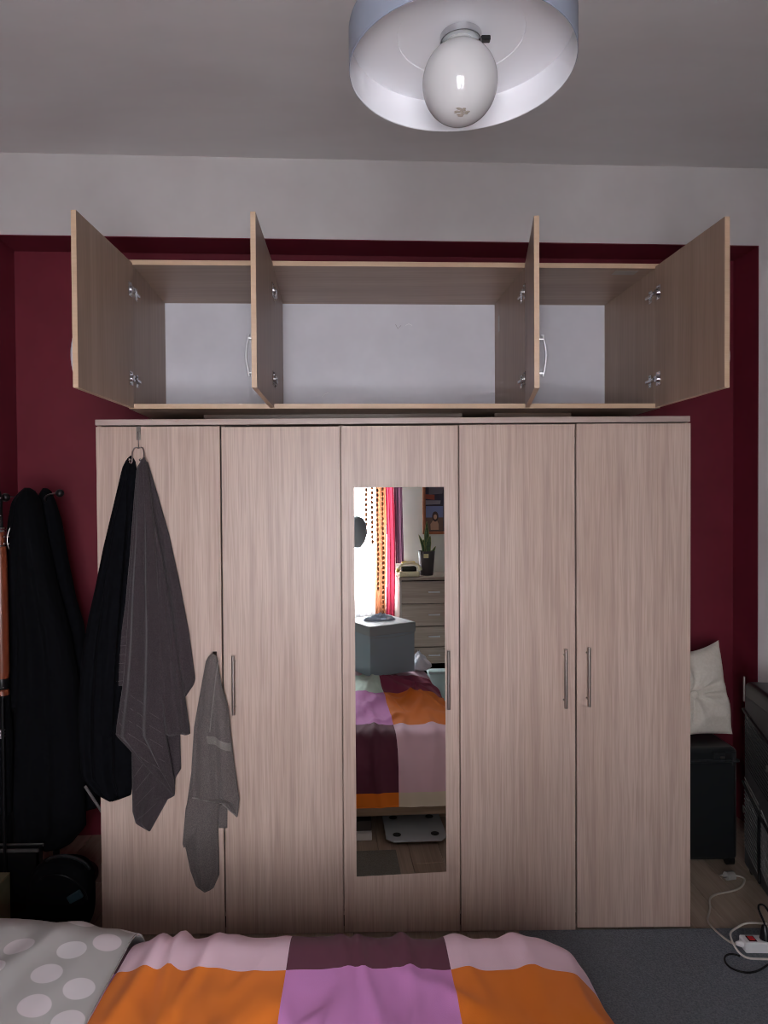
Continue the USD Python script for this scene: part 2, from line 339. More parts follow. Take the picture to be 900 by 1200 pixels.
# ================================================================ WARDROBE
XS = [-0.9885, -0.5183, -0.0663, 0.3794, 0.8219, 1.2586]
WD = thing("wardrobe", "pale ash five-door wardrobe with bar handles and a tall mirror on the middle door", "wardrobe", loc=((XS[0] + XS[5]) / 2, 0.27, 0))
ZT = 1.962
part("side_panel", box(XS[0], XS[0] + .016, 0.004, .55, 0.0, ZT - .022, .001), WOOD_V, WD)
part("side_panel", box(XS[5] - .016, XS[5], 0.004, .55, 0.0, ZT - .022, .001), WOOD_V, WD)
part("top_panel", box(XS[0] - .004, XS[5] + .003, -0.006, .55, ZT - .02, ZT + .002, .0012), TOP_EDGE, WD)
part("bottom_panel", box(XS[0] + .016, XS[5] - .016, 0.02, .55, .05, .066), WOOD_V, WD)
part("plinth", box(XS[0] + .016, XS[5] - .016, 0.03, .046, 0, .05), DARKGAP, WD)
part("back_panel", box(XS[0] + .016, XS[5] - .016, .54, .548, .02, ZT - .022), WHITE_BOARD, WD)
for xx in XS[1:5]: part("divider", box(xx - .008, xx + .008, 0.035, .54, .066, ZT - .022), WOOD_V, WD)
def bar_handle(xc, z0, z1, y=-0.016, r=0.0062):
    return [cyl((xc, y - .028, z0), (xc, y - .028, z1), r, 16)] + [cyl((xc, y, z), (xc, y - .026, z), .0042, 12) for z in (z0 + .025, z1 - .025)]
doors = [(XS[0] + .002, XS[1] - .003, .004, ZT - .0265, -0.4740, .850, 1.073), (XS[1] + .003, XS[2] - .0018, .002, ZT - .030, None, 0, 0), (XS[2] + .0018, XS[3] - .0022, .004, ZT - .029, .334, .864, 1.086),
         (XS[3] + .0022, XS[4] - .003, .004, ZT - .027, .7755, .864, 1.087), (XS[4] + .0035, XS[5] - .0, .012, ZT - .026, .863, .870, 1.093)]
dprims = []
for k, (a, b, z0, z1, hx, h0, h1) in enumerate(doors):
    d = part("door", box(a, b, -0.016, 0.001, z0, z1, .0012), DOORS[k], WD, smooth=False, label="door carrying the tall mirror" if k == 2 else None)
    dprims.append(d)
    if k == 0: continue
    if k == 1: hx, h0, h1 = -0.4745, .850, 1.073
    part("handle", bar_handle(hx, h0, h1), NICKEL, d)
# the mirror: a thin glass panel stuck to the middle door, its left edge sitting a little proud
TILT = 0.026
quad = np.array([(-0.016, 1.700), (0.323, 1.701), (0.325, 0.236), (-0.017, 0.225)])
mv = []
for (xx, zz) in quad: mv.append((xx, -0.0225 + (xx - .155) * TILT - .0015, zz))
mv = np.array(mv); back = mv.copy(); back[:, 1] = -0.0158
edge_v = np.vstack([mv + [0, .0006, 0], back]); ef = []
for k in range(4):
    a, b = k, (k + 1) % 4; ef += [[a, b, b + 4], [a, b + 4, a + 4]]
part("mirror_edge", (edge_v, np.array(ef)), MIRROR_EDGE, dprims[2], smooth=False, label="greenish glass edge of the mirror")
part("mirror", (mv, np.array([[0, 2, 1], [0, 3, 2]])), MIRROR, dprims[2], smooth=False, label="tall frameless mirror")

# ================================================================ TOP CABINET (doors standing open)
CW, CZ0, CZ1, CD, CR = 2.020, 2.000, 2.553, 0.5, 0.035
CC = np.array([0.155, 0.0, 0])
def cabf(m):
    m = m.copy(); m.apply_transform(trimesh.transformations.rotation_matrix(CR, [0, 0, 1])); m.apply_translation(CC); return m
TC = thing("top_cabinet", "long wall cabinet lying on the wardrobe with four doors standing open", "cabinet", loc=(0.16, 0.25, CZ0))
hw = CW / 2; T = .018
DIV = [-0.480, 0.494]      # divider centres (local x)
part("top_panel", cabf(box(-hw, hw, .002, CD, CZ1 - T, CZ1)), CAB_H, TC, smooth=False)
part("bottom_panel", cabf(box(-hw, hw, .002, CD, CZ0, CZ0 + T)), CAB_H, TC, smooth=False)
for xx in (-hw + T / 2, hw - T / 2): part("side_panel", cabf(box(xx - T / 2, xx + T / 2, .002, CD, CZ0 + T, CZ1 - T)), CAB_V, TC, smooth=False)
for xx in DIV: part("divider", cabf(box(xx - T / 2, xx + T / 2, .002, CD - .01, CZ0 + T, CZ1 - T)), CAB_V, TC, smooth=False)
part("back_panel", cabf(box(-hw + T, hw - T, CD - .006, CD - .001, CZ0 + T, CZ1 - T)), WHITE_BOARD, TC, smooth=False, label="white hardboard back panel")
for z in ((CZ1 - T, CZ1), (CZ0, CZ0 + T)): part("edge_band", cabf(box(-hw, hw, 0, .002, *z)), CAB_EDGE, TC, smooth=False)
DW, DH, DZ0 = 0.462, 0.538, CZ0 + .003
def cab_door(hx, side, ang):
    """side +1: hinged on its left edge, -1: hinged on its right edge; local coordinates of the cabinet, closed door in front of y = 0"""
    def place(m):
        m = m.copy()
        if side < 0: m.apply_transform(np.diag([-1.0, 1, 1, 1])); m.invert()
        m.apply_transform(trimesh.transformations.rotation_matrix(-side * ang, [0, 0, 1])); m.apply_translation([hx, -0.002, 0]); return cabf(m)
    d = part("door", place(box(0.0, DW, -.016, 0, DZ0, DZ0 + DH)), CAB_V, TC, smooth=False)
    eb = part("edge_band", place(cat([box(DW, DW + .0015, -.016, 0, DZ0, DZ0 + DH), box(0, DW, -.0158, -.0002, DZ0 - .001, DZ0)])), CAB_EDGE, d, smooth=False)
    hz0, hz1, xc = DZ0 + .048, DZ0 + .168, DW - .045
    t = np.linspace(0, 1, 13); bow = np.stack([np.full(13, xc), -.016 - .014 - .010 * np.sin(math.pi * t), hz0 - .006 + (hz1 - hz0 + .012) * t], 1)
    h = [tube(bow, .0042, 10)] + [cyl((xc, -.016, z), (xc, -.016 - .016, z), .004, 10) for z in (hz0 + .006, hz1 - .006)]
    part("handle", [place(m) for m in h], SATIN, d)
    for z in (DZ0 + .105, DZ0 + DH - .105):
        plate = [box(.012, .044, 0, .0035, z - .026, z + .026, .001), cyl((.022, 0, z), (.022, .012, z), .012, 16),
                 ball((.030, .0045, z - .020), .0035, 1), ball((.030, .0045, z + .020), .0035, 1)]
        part("hinge", [place(m) for m in plate], CHROME, d)
    return d
left_in, right_in = -hw + T, hw - T
for hx, side, ang in ((-hw + T + .001, 1, math.radians(94.2)), (DIV[0] + T / 2 + .001, 1, math.radians(91.5)), (DIV[1] - T / 2 - .001, -1, math.radians(77.8)), (hw - T - .001, -1, math.radians(90.3))):
    cab_door(hx, side, ang)
    # the arms of the hinges, screwed to the panel the door hangs on
    s = 1 if side > 0 else -1
    face = {0: 0}
    px = hx - s * .001
    for z in (DZ0 + .105, DZ0 + DH - .105):
        arm = [box(px, px + s * .012, .006, .062, z - .006, z + .006, .002), box(px, px + s * .004, .026, .050, z - .024, z + .024, .001),
               cyl((px + s * .010, .012, z), (px + s * .012, -.012, z + .002), .005, 10), ball((px + s * .005, .038, z - .017), .0035, 1), ball((px + s * .005, .038, z + .017), .0035, 1)]
        part("hinge_arm", [cabf(m) for m in arm], CHROME, TC)
# scuffs of packing tape left on the panels
part("tape_scrap", cabf(box(hw - .16, hw - .07, .03, .075, CZ1 - T - .0008, CZ1 - T + .0001)), plain("clear_tape_scrap", (170, 165, 160), 0.25), TC, smooth=False)
part("tape_scrap", cabf(box(DIV[1] - T / 2 - .0007, DIV[1] - T / 2, .40, .425, CZ1 - .16, CZ1 - .09)), plain("clear_tape_strip", (176, 168, 164), 0.25), TC, smooth=False)
for k, (a, b) in enumerate((((.02, -.16), (.26, -.04)), )):
    pass
scr = plain("scratch_white", (235, 233, 236), 0.5); scd = plain("scratch_grey", (160, 156, 158), 0.6)
def scratch(pts, m): part("scratch", cabf(tube([(a, CD - .0065, z) for a, z in pts], .0012, 6)), m, TC)
scratch([(.035, 2.445), (.045, 2.425), (.060, 2.44)], scd); scratch([(.080, 2.44), (.095, 2.447), (.110, 2.44)], scr); scratch([(-.30, 2.118), (-.285, 2.132), (-.270, 2.137)], scr)
# battens that lift the cabinet off the wardrobe
for k, (a, b, lab) in enumerate(((-.62, .42, "brown wooden batten under the left of the top cabinet"), (.55, .86, "short brown wooden batten under the right of the top cabinet"))):
    single("batten", box(a, b, .16, .20, ZT + .002, CZ0), BATTEN, lab, "batten", smooth=False)

# ================================================================ CEILING LAMP
LC = np.array([0.176, -1.445, 0]); LZ, LR, LH = 2.366, 0.187, 0.066
lamp = thing("ceiling_lamp", "blue-grey drum ceiling lamp with one large white globe bulb", "lamp", loc=(LC[0], LC[1], ZC))
part("shade", lathe([(LR - .0015, LZ), (LR, LZ + .0005), (LR, LZ + LH), (LR - .004, LZ + LH + .003), (0.0, LZ + LH + .003)], LC, 96), LAMP_OUT, lamp)
part("shade_lining", lathe([(0.0, LZ + LH - .006), (.105, LZ + LH - .006), (.106, LZ + LH - .0075), (.158, LZ + LH - .008), (.160, LZ + LH - .009), (LR - .002, LZ + LH - .009), (LR - .0021, LZ + .001), (LR - .001, LZ - .0003)], LC, 96), LAMP_IN, lamp, label="white inside of the shade")
part("socket_ring", lathe([(.0325, LZ + LH - .019), (.0345, LZ + LH - .019), (.0345, LZ + LH - .008), (.0325, LZ + LH - .008)], LC, 40), CHROME, lamp)
part("socket", lathe([(0, LZ + LH - .007), (.029, LZ + LH - .007), (.029, LZ + LH - .011), (0, LZ + LH - .011)], LC, 32), WHITEPL, lamp)
part("socket_clip", box(LC[0] + .034, LC[0] + .049, LC[1] - .005, LC[1] + .005, LZ + LH - .017, LZ + LH - .009, .001), BLACKPL, lamp)
t = np.linspace(0, math.pi, 40); BR = .0632; BZ = 2.3535
prof = [(BR * math.sin(a) * (1 if a < math.pi / 2 else 1), BZ - BR * 1.06 * math.cos(a)) for a in t[:35]] + [(.0235, BZ + .063), (.023, BZ + .068), (0.0, BZ + .068)]
prof[0] = (0.0, prof[0][1])
part("bulb", lathe(prof, LC + [0, .012, 0], 64), OPAL, lamp, smooth=50)
mk = []
for q in range(26):
    a = rng.uniform(0, 2 * math.pi); rr = .008 * math.sqrt(rng.uniform()); dx, dy = rr * math.cos(a) * 1.3, rr * math.sin(a) - .024
    zz = BZ - 1.06 * math.sqrt(BR ** 2 - dx * dx - dy * dy); mk.append(ball((LC[0] + dx, LC[1] + .012 + dy, zz), .0026, 1, (1.4, 1, .2)))
part("printed_mark", mk, MARK, lamp)
part("rod", cyl((LC[0], LC[1], LZ + LH), (LC[0], LC[1], ZC - .02), .008), LAMP_OUT, lamp)
part("ceiling_rose", lathe([(0, ZC), (.05, ZC), (.05, ZC - .018), (.04, ZC - .024), (0, ZC - .024)], LC, 48), LAMP_OUT, lamp)

# ================================================================ CLOTH SHEETS hanging on the wardrobe
def interp_rows(pts, zs):
    p = sorted(pts, key=lambda q: q[1]); return np.interp(zs, [q[1] for q in p], [q[0] for q in p])
def hang(left, right, yb, bulge, folds, n=90, m=34, seed=0, thick=.006, lean=0.0, wob=0.0025, hem=.004):
    """a hanging fold of cloth: outline by its left and right edge (x, z), front bulging towards the room (-y), wavy folds running down, closed at the back"""
    r = np.random.default_rng(seed)
    zt, zb = max(max(q[1] for q in left), max(q[1] for q in right)), min(min(q[1] for q in left), min(q[1] for q in right))
    zs = np.linspace(zt, zb, n); L, R_ = interp_rows(left, zs), interp_rows(right, zs); R_ = np.maximum(R_, L + .003)
    u = np.linspace(0, 1, m); U, Z = np.meshgrid(u, zs); X = L[:, None] + (R_ - L)[:, None] * U
    tt = ((zt - Z) / (zt - zb)); grow = np.clip(tt * 2.2, 0.25, 1)
    wdt = np.clip((R_ - L)[:, None] / .10, 0.05, 1.6)
    prof = np.power(np.clip(1 - np.abs(2 * U - 1) ** 2.6, 0, 1), .55)
    fold = 0
    for (freq, amp, ph, drift) in folds: fold = fold + amp * np.sin(2 * math.pi * (freq * U + ph + drift * tt)) * np.power(np.clip(1 - np.abs(2 * U - 1) ** 6, 0, 1), 1)
    nz = fbm(np.stack([X * 9 + seed, Z * 5, U * 0 + seed], -1).reshape(-1, 3)).reshape(X.shape)
    D = (bulge * prof * np.minimum(wdt, 1) + fold * grow * np.minimum(wdt, 1) * prof + wob * nz * prof)
    yy = yb + lean * tt
    front = np.stack([X, yy - thick * .5 - np.maximum(D, -.0), Z], -1).reshape(-1, 3)
    backp = np.stack([X, np.broadcast_to(yy + thick * .5, X.shape), Z], -1).reshape(-1, 3)
    nv = n * m; f = [grid_faces(n, m, 0, True), grid_faces(n, m, nv)]
    ring = [i * m for i in range(n)] + [(n - 1) * m + j for j in range(1, m)] + [i * m + m - 1 for i in range(n - 2, -1, -1)] + [j for j in range(m - 2, 0, -1)]
    rf = []
    for k in range(len(ring)):
        a, b = ring[k], ring[(k + 1) % len(ring)]; rf += [[a, a + nv, b + nv], [a, b + nv, b]]
    mesh = trimesh.Trimesh(np.vstack([front, backp]), np.vstack(f + [np.array(rf)]), process=False); mesh.fix_normals(); return mesh
def surf_y(left, right, mesh, x, z):
    v = mesh.vertices; d = (v[:, 0] - x) ** 2 + (v[:, 2] - z) ** 2; k = np.argsort(d)[:6]; return v[k, 1].min()

# over-door hook
hk = thing("door_hook", "double-pronged chrome hook hung over the top of the left wardrobe door", "hook", loc=(-.822, -.02, 1.93))
part("bracket", [box(-.834, -.817, -.0195, -.0165, 1.885, 1.9375, .0006), box(-.834, -.817, -.0195, .010, 1.9358, 1.9378, .0005)], NICKEL, hk)
part("stem", cyl((-.8245, -.0235, 1.915), (-.822, -.030, 1.853), .0022, 10), CHROME, hk)
part("rivet", ball((-.823, -.021, 1.893), .003, 1), CHROME, hk)
def prong(s): return tube(spline([(-.822, -.030, 1.853), (-.822 + s * .016, -.030, 1.853), (-.822 + s * .0195, -.033, 1.846), (-.822 + s * .0195, -.050, 1.80), (-.822 + s * .0195, -.062, 1.795), (-.822 + s * .0195, -.074, 1.806)], 30), .0024, 10)
for s in (-1, 1):
    p = part("prong", prong(s), CHROME, hk); part("prong_tip", ball((-.822 + s * .0195, -.0745, 1.8075), .0048, 2), CHROME, p)

black_l = [(-0.852, 1.826), (-0.868, 1.812), (-0.884, 1.780), (-0.917, 1.647), (-0.957, 1.489), (-0.991, 1.331), (-1.018, 1.220), (-1.045, 1.077), (-1.060, 0.886), (-1.062, 0.726), (-1.051, 0.614), (-1.0, 0.556), (-0.975, 0.540), (-0.951, 0.526)]
black_r = [(-0.850, 1.826), (-0.836, 1.806), (-0.830, 1.77), (-0.828, 1.710), (-0.832, 1.488), (-0.840, 1.298), (-0.848, 1.139), (-0.854, 0.980), (-0.858, 0.820), (-0.862, 0.660), (-0.864, 0.564), (-0.868, 0.545), (-0.932, 0.524)]
bg = thing("black_garment", "long black garment hung on the wardrobe door hook behind the charcoal towel", "garment", loc=(-.9, -.03, 1.8))
part("garment_body", hang(black_l, black_r, -.028, .020, [(2.5, .014, .1, .15), (5, .005, .4, .3)], 120, 56, 3), NAVYCLOTH, bg, smooth=True)
part("sleeve", hang([(-.868, 1.74), (-.905, 1.60), (-.955, 1.30), (-.985, 1.0), (-.995, .80), (-.98, .77)], [(-.858, 1.74), (-.862, 1.6), (-.89, 1.30), (-.915, 1.0), (-.925, .80), (-.94, .77)], -.050, .014, [(1.5, .004, .2, .2)], 70, 20, 4), NAVYCLOTH, bg, smooth=True)

A_l = [(-0.794, 1.816), (-0.816, 1.781), (-0.824, 1.656), (-0.839, 1.448), (-0.854, 1.278), (-0.865, 1.111), (-0.880, 0.968), (-0.903, 0.826), (-0.907, 0.788), (-0.798, 0.669), (-0.698, 0.563)]
A_r = [(-0.787, 1.816), (-0.773, 1.740), (-0.756, 1.552), (-0.746, 1.362), (-0.735, 1.173), (-0.731, 0.983), (-0.727, 0.824), (-0.712, 0.729), (-0.694, 0.617), (-0.692, 0.563)]
B_l = [(-0.805, 1.804), (-0.824, 1.773), (-0.835, 1.656), (-0.853, 1.447), (-0.871, 1.276), (-0.888, 1.174), (-0.899, 1.060), (-0.910, 0.968)]
B_r = [(-0.795, 1.804), (-0.807, 1.656), (-0.819, 1.447), (-0.827, 1.276), (-0.845, 1.107), (-0.869, 0.967)]
C_l = [(-0.795, 1.804), (-0.785, 1.615), (-0.775, 1.298), (-0.768, 0.980), (-0.745, 0.797), (-0.735, 0.786)]
C_r = [(-0.788, 1.804), (-0.753, 1.573), (-0.709, 1.319), (-0.662, 0.988), (-0.636, 0.784)]
D_l = [(-0.796, 1.802), (-0.779, 1.614), (-0.751, 1.296), (-0.723, 1.008), (-0.692, 0.927)]
D_r = [(-0.787, 1.802), (-0.750, 1.674), (-0.710, 1.528), (-0.677, 1.368), (-0.641, 1.170), (-0.618, 0.984), (-0.625, 0.962), (-0.654, 0.920)]
E_l = [(-0.836, 0.911), (-0.861, 0.751), (-0.861, 0.484), (-0.849, 0.438), (-0.801, 0.409)]
E_r = [(-0.683, 0.910), (-0.679, 0.765), (-0.677, 0.643), (-0.699, 0.608), (-0.703, 0.540), (-0.726, 0.531), (-0.795, 0.409)]
tw = thing("large_towel", "large charcoal bath towel hanging in folds from the chrome door hook", "towel", loc=(-.79, -.05, 1.816))
part("back_fold", hang(E_l, E_r, -.030, .010, [(1.7, .008, .3, .15)], 80, 36, 5), TOWEL_D, tw, smooth=True)
part("right_fold", hang(D_l, D_r, -.036, .012, [(1.4, .009, .2, 0.1)], 90, 30, 6), TOWEL_D, tw, smooth=True)
part("left_fold", hang(B_l, B_r, -.050, .014, [(1.0, .003, .1, .1)], 90, 20, 7), TOWEL_D, tw, smooth=True)
part("middle_fold", hang(C_l, C_r, -.050, .018, [(1.6, .011, .6, .1)], 90, 34, 8), TOWEL_D, tw, smooth=True)
fa = hang(A_l, A_r, -.066, .024, [(2.2, .013, .55, .10), (4.3, .004, .2, .25)], 150, 64, 9)
fp = part("front_fold", fa, TOWEL_D, tw, smooth=True)
def stripes_on(mesh, lines, r, mat, parent, n=26, name="woven_stripe"):
    from scipy.spatial import cKDTree
    v = mesh.vertices; fm = v[:, 1] < np.median(v[:, 1]) if False else np.ones(len(v), bool)
    half = len(v) // 2; v = v[:half]; tree = cKDTree(v[:, [0, 2]])
    for (p, q) in lines:
        pts = np.linspace(p, q, n); d, k = tree.query(pts, k=4); w = 1 / (d + 1e-4); y = (v[k, 1] * w).sum(1) / w.sum(1)
        y = np.convolve(np.pad(y, 2, mode="edge"), np.ones(5) / 5, "valid")
        part(name, tube(np.stack([pts[:, 0], y - .0002, pts[:, 1]], 1), r, 6), mat, parent)
stripes_on(fa, [((-.862 - k * .009, .965 - k * .043), (-.740 + k * .006, .850 - k * .052)) for k in range(5)] , .0013, TOWEL_STRIPE, fp)
fe = tw.GetStage().GetPrimAtPath(tw.GetPath().AppendChild("back_fold"))
eb_mesh = hang(E_l, E_r, -.030, .010, [(1.7, .008, .3, .15)], 80, 36, 5)
stripes_on(eb_mesh, [((-.850 + k * .003, .62 - k * .055), (-.775 + k * .001, .725 - k * .07)) for k in range(4)], .0013, TOWEL_STRIPE, fe)
lb = tw.GetStage().GetPrimAtPath(tw.GetPath().AppendChild("left_fold"))
lb_mesh = hang(B_l, B_r, -.050, .014, [(1.0, .003, .1, .1)], 90, 20, 7)
stripes_on(lb_mesh, [((-.886 - k * .004, 1.150 - k * .033), (-.866 - k * .002, 1.152 - k * .033)) for k in range(6)], .0013, TOWEL_STRIPE, lb, 10)

S_l = [(-0.549, 1.084), (-0.562, 1.076), (-0.573, 1.057), (-0.593, 0.955), (-0.620, 0.812), (-0.631, 0.658), (-0.634, 0.55), (-0.628, 0.546), (-0.582, 0.542), (-0.528, 0.532), (-0.465, 0.471)]
S_r = [(-0.546, 1.084), (-0.532, 1.072), (-0.517, 0.974), (-0.492, 0.887), (-0.481, 0.759), (-0.472, 0.673), (-0.454, 0.538), (-0.461, 0.471)]
T_l = [(-0.598, 0.813), (-0.635, 0.652), (-0.656, 0.514), (-0.670, 0.369), (-0.661, 0.333), (-0.646, 0.255), (-0.624, 0.193), (-0.595, 0.174)]
T_r = [(-0.525, 0.812), (-0.531, 0.522), (-0.541, 0.458), (-0.539, 0.393), (-0.537, 0.238), (-0.560, 0.186), (-0.589, 0.173)]
V_l = [(-0.60, 0.80), (-0.640, 0.640), (-0.658, 0.50), (-0.671, 0.365), (-0.667, 0.352), (-0.56, 0.488), (-0.531, 0.522)]
V_r = [(-0.53, 0.80), (-0.53, 0.640), (-0.528, 0.524), (-0.531, 0.5215), (-0.56, 0.487), (-0.666, 0.351)]
st = thing("small_towel", "small mid-grey hand towel hanging on the left wardrobe door", "towel", loc=(-.548, -.03, 1.084))
part("hook", [cyl((-.548, -.016, 1.062), (-.548, -.052, 1.062), .0035, 10), box(-.556, -.540, -.0185, -.0163, 1.04, 1.085, .0008), ball((-.548, -.052, 1.064), .005, 1)], CHROME, st)
part("back_fold", hang(T_l, T_r, -.028, .012, [(1.6, .008, .4, .2)], 80, 34, 11), TOWEL_G, st, smooth=True)
part("side_fold", hang([(-.598, .70), (-.658, .50), (-.671, .365), (-.667, .352)], [(-.53, .70), (-.53, .5215), (-.60, .435), (-.664, .351)], -.041, .007, [(1.1, .003, .5, .2)], 60, 26, 12), TOWEL_G, st, smooth=True)
sm_mesh = hang(S_l, S_r, -.054, .022, [(1.9, .010, .55, .10), (4.0, .003, .3, .2)], 110, 52, 13)
fs = part("front_fold", sm_mesh, TOWEL_G, st, smooth=True)
stripes_on(sm_mesh, [((-.527, 1.060), (-.556, .800)), ((-.628, .548), (-.53, .535)), ((-.53, .535), (-.464, .478))], .0022, TOWEL_HEM, fs, 24, "hem")
def band_on(mesh, poly_top, poly_bot, mat, parent, n=20):
    from scipy.spatial import cKDTree
    v = mesh.vertices[:len(mesh.vertices) // 2]; tree = cKDTree(v[:, [0, 2]]); rows = []
    for s in np.linspace(0, 1, 5):
        a = np.array(poly_top) * (1 - s) + np.array(poly_bot) * s; pts = np.linspace(a[0], a[1], n); d, k = tree.query(pts, k=4); w = 1 / (d + 1e-4)
        y = (v[k, 1] * w).sum(1) / w.sum(1) - .0022; rows.append(np.stack([pts[:, 0], y, pts[:, 1]], 1))
    V = np.vstack(rows); V2 = V + [0, .004, 0]; nv = len(V)
    return part("woven_band", trimesh.Trimesh(np.vstack([V, V2]), np.vstack([grid_faces(5, n), grid_faces(5, n, nv, True)]), process=False), mat, parent, smooth=True)
band_on(sm_mesh, [(-.567, .789), (-.482, .752)], [(-.562, .758), (-.481, .722)], TOWEL_HEM, fs)
part("care_tag", hang([(-.547, .505), (-.538, .415)], [(-.505, .489), (-.506, .418)], -.024, .002, [], 14, 10, 14), TOWEL_G, st, smooth=True)

# ================================================================ LEFT ALCOVE: coat stand with coats, and what lies below
PY = .37
cs = thing("coat_stand", "thin black metal coat stand with ball-tipped arms in the left alcove", "coat stand", loc=(-1.33, .33, 0))
part("pole", cyl((-1.33, .37, .02), (-1.33, .37, 1.655), .014), BLACKMET, cs)
part("foot", lathe([(0, .0), (.17, .0), (.17, .012), (.03, .03), (0, .03)], (-1.33, .37, 0), 40), BLACKMET, cs)
for k, (p, q, r) in enumerate((((-1.322, .30, 1.655), (-1.184, .12, 1.689), .016), ((-1.40, .34, 1.66), (-1.413, .15, 1.674), .017), ((-1.39, .40, 1.64), (-1.50, .46, 1.665), .016))):
    a = part("arm", tube(spline([(-1.33, .37, 1.63), p, q], 14), .0032, 8), NICKEL if k == 0 else BLACKMET, cs)
    part("arm_tip", ball(q, r, 3), BLACKPL, a)
coat_l = [(-1.376, 1.714), (-1.395, 1.690), (-1.412, 1.660), (-1.432, 1.586), (-1.448, 1.474), (-1.462, 1.263), (-1.476, 1.052), (-1.502, 0.734), (-1.527, 0.450), (-1.5, 0.24)]
coat_r = [(-1.364, 1.714), (-1.340, 1.700), (-1.318, 1.66), (-1.29, 1.5), (-1.25, 1.3), (-1.20, 1.1), (-1.17, .9), (-1.15, .6), (-1.15, .30), (-1.2, .24)]
c1 = thing("long_coat", "long black coat on the coat stand, nearest the left edge", "coat", loc=(-1.37, .2, 1.71))
part("coat_body", hang(coat_l, coat_r, .24, .085, [(2.2, .018, .1, .2), (5, .008, .3, .3)], 120, 60, 21, thick=.02), BLACKCLOTH, c1, smooth=True)
part("sleeve", hang([(-1.385, 1.60), (-1.42, 1.45), (-1.435, 1.1), (-1.44, .85), (-1.42, .82)], [(-1.37, 1.60), (-1.36, 1.45), (-1.365, 1.1), (-1.37, .85), (-1.39, .82)], .165, .035, [(1.4, .006, .2, .3)], 70, 24, 22, thick=.02), BLACKCLOTH, c1, smooth=True)
part("zip_pull", cyl((-1.222, .185, 1.08), (-1.219, .183, 1.062), .002, 8), NICKEL, c1)
c2 = thing("short_jacket", "black jacket on the coat stand beside the visible black hook tip", "jacket", loc=(-1.30, .25, 1.70))
part("jacket_body", hang([(-1.350, 1.714), (-1.378, 1.66), (-1.39, 1.45), (-1.39, 1.1), (-1.39, .34)], [(-1.340, 1.714), (-1.322, 1.702), (-1.303, 1.655), (-1.277, 1.566), (-1.253, 1.408), (-1.22, 1.233), (-1.19, 1.13), (-1.165, .89), (-1.14, .60), (-1.13, .36)], .345, .06, [(2.4, .014, .3, .2)], 110, 46, 23, thick=.02), NAVYCLOTH, c2, smooth=True)
tj = thing("striped_trousers", "black sports trousers with three pale stripes at the left picture edge", "trousers", loc=(-1.45, .1, 1.0))
tmesh = hang([(-1.50, 1.02), (-1.55, .9), (-1.56, .6), (-1.55, .42)], [(-1.44, 1.02), (-1.39, .9), (-1.38, .7), (-1.39, .42)], .105, .03, [(1.5, .006, .2, .1)], 60, 26, 24, thick=.02)
part("trouser_leg", tmesh, BLACKCLOTH, tj, smooth=True)
for k, zz in enumerate((.761, .749, .737)):
    part("stripe", box(-1.47, -1.394, .055, .10, zz - .0035, zz + .0035, .001), STRIPEC, tj)
ins = thing("wooden_instrument", "red-brown wooden wind instrument with black fittings, upright at the left picture edge", "instrument", loc=(-1.387, .05, 0))
X0 = -1.387; IY = .05
_part = part
def part(name, mesh, mat, parent):
    m = cat(mesh) if isinstance(mesh, list) else mesh; m = m.copy(); m.vertices[:, 2] = np.maximum(m.vertices[:, 2] * .946 + 1.65 * .054 - .0892 * np.clip((.86 - m.vertices[:, 2]) / .86, 0, 1), 0)
    return _part(name, m, mat, parent)
part("body", lathe([(0, .935), (.024, .935), (.027, .96), (.027, 1.2), (.025, 1.42), (.022, 1.475), (0, 1.475)], (X0, IY, 0), 28), INSTR, ins)
part("upper_joint", lathe([(0, 1.478), (.017, 1.478), (.016, 1.535), (0, 1.535)], (X0, IY, 0), 24), INSTR, ins)
for z in (1.476, 1.537, 1.548): part("band", lathe([(.014, z - .003), (.020, z - .003), (.020, z + .004), (.014, z + .004)], (X0, IY, 0), 24), CHROME, ins)
part("mouthpiece", lathe([(0, 1.55), (.013, 1.55), (.011, 1.62), (.013, 1.66), (.006, 1.70), (0, 1.70)], (X0, IY, 0), 24), BLACKPL, ins)
part("bell", lathe([(0, .866), (.026, .866), (.025, .885), (.020, .89), (0, .89)], (X0, IY, 0), 24), INSTR, ins)
part("lower_joint", lathe([(0, .89), (.022, .89), (.024, .91), (.022, .935), (0, .935)], (X0, IY, 0), 24), BLACKPL, ins)
for z in (1.515, 1.487):
    part("key", [ball((X0 + .026, IY - .018, z), .005, 1), ball((X0 + .044, IY - .02, z), .0028, 1), cyl((X0 + .015, IY - .015, z), (X0 + .046, IY - .02, z), .0016, 8)], CHROME, ins)
for z, q in ((1.672, .0035), (1.60, .003), (1.58, .002), (.918, .003), (.900, .0035)): part("rivet", ball((X0 + .012, IY - .016, z), q, 1), CHROME, ins)
part("cord", tube(spline([(X0 + .05, IY - .02, 1.55), (X0 + .043, IY - .025, 1.52), (X0 + .042, IY - .025, 1.49), (X0 + .045, IY - .02, 1.465)], 16), .0012, 6), NICKEL, ins)
part("stand_rod", cyl((X0, IY, 0), (X0, IY, .87), .006), BLACKMET, ins)

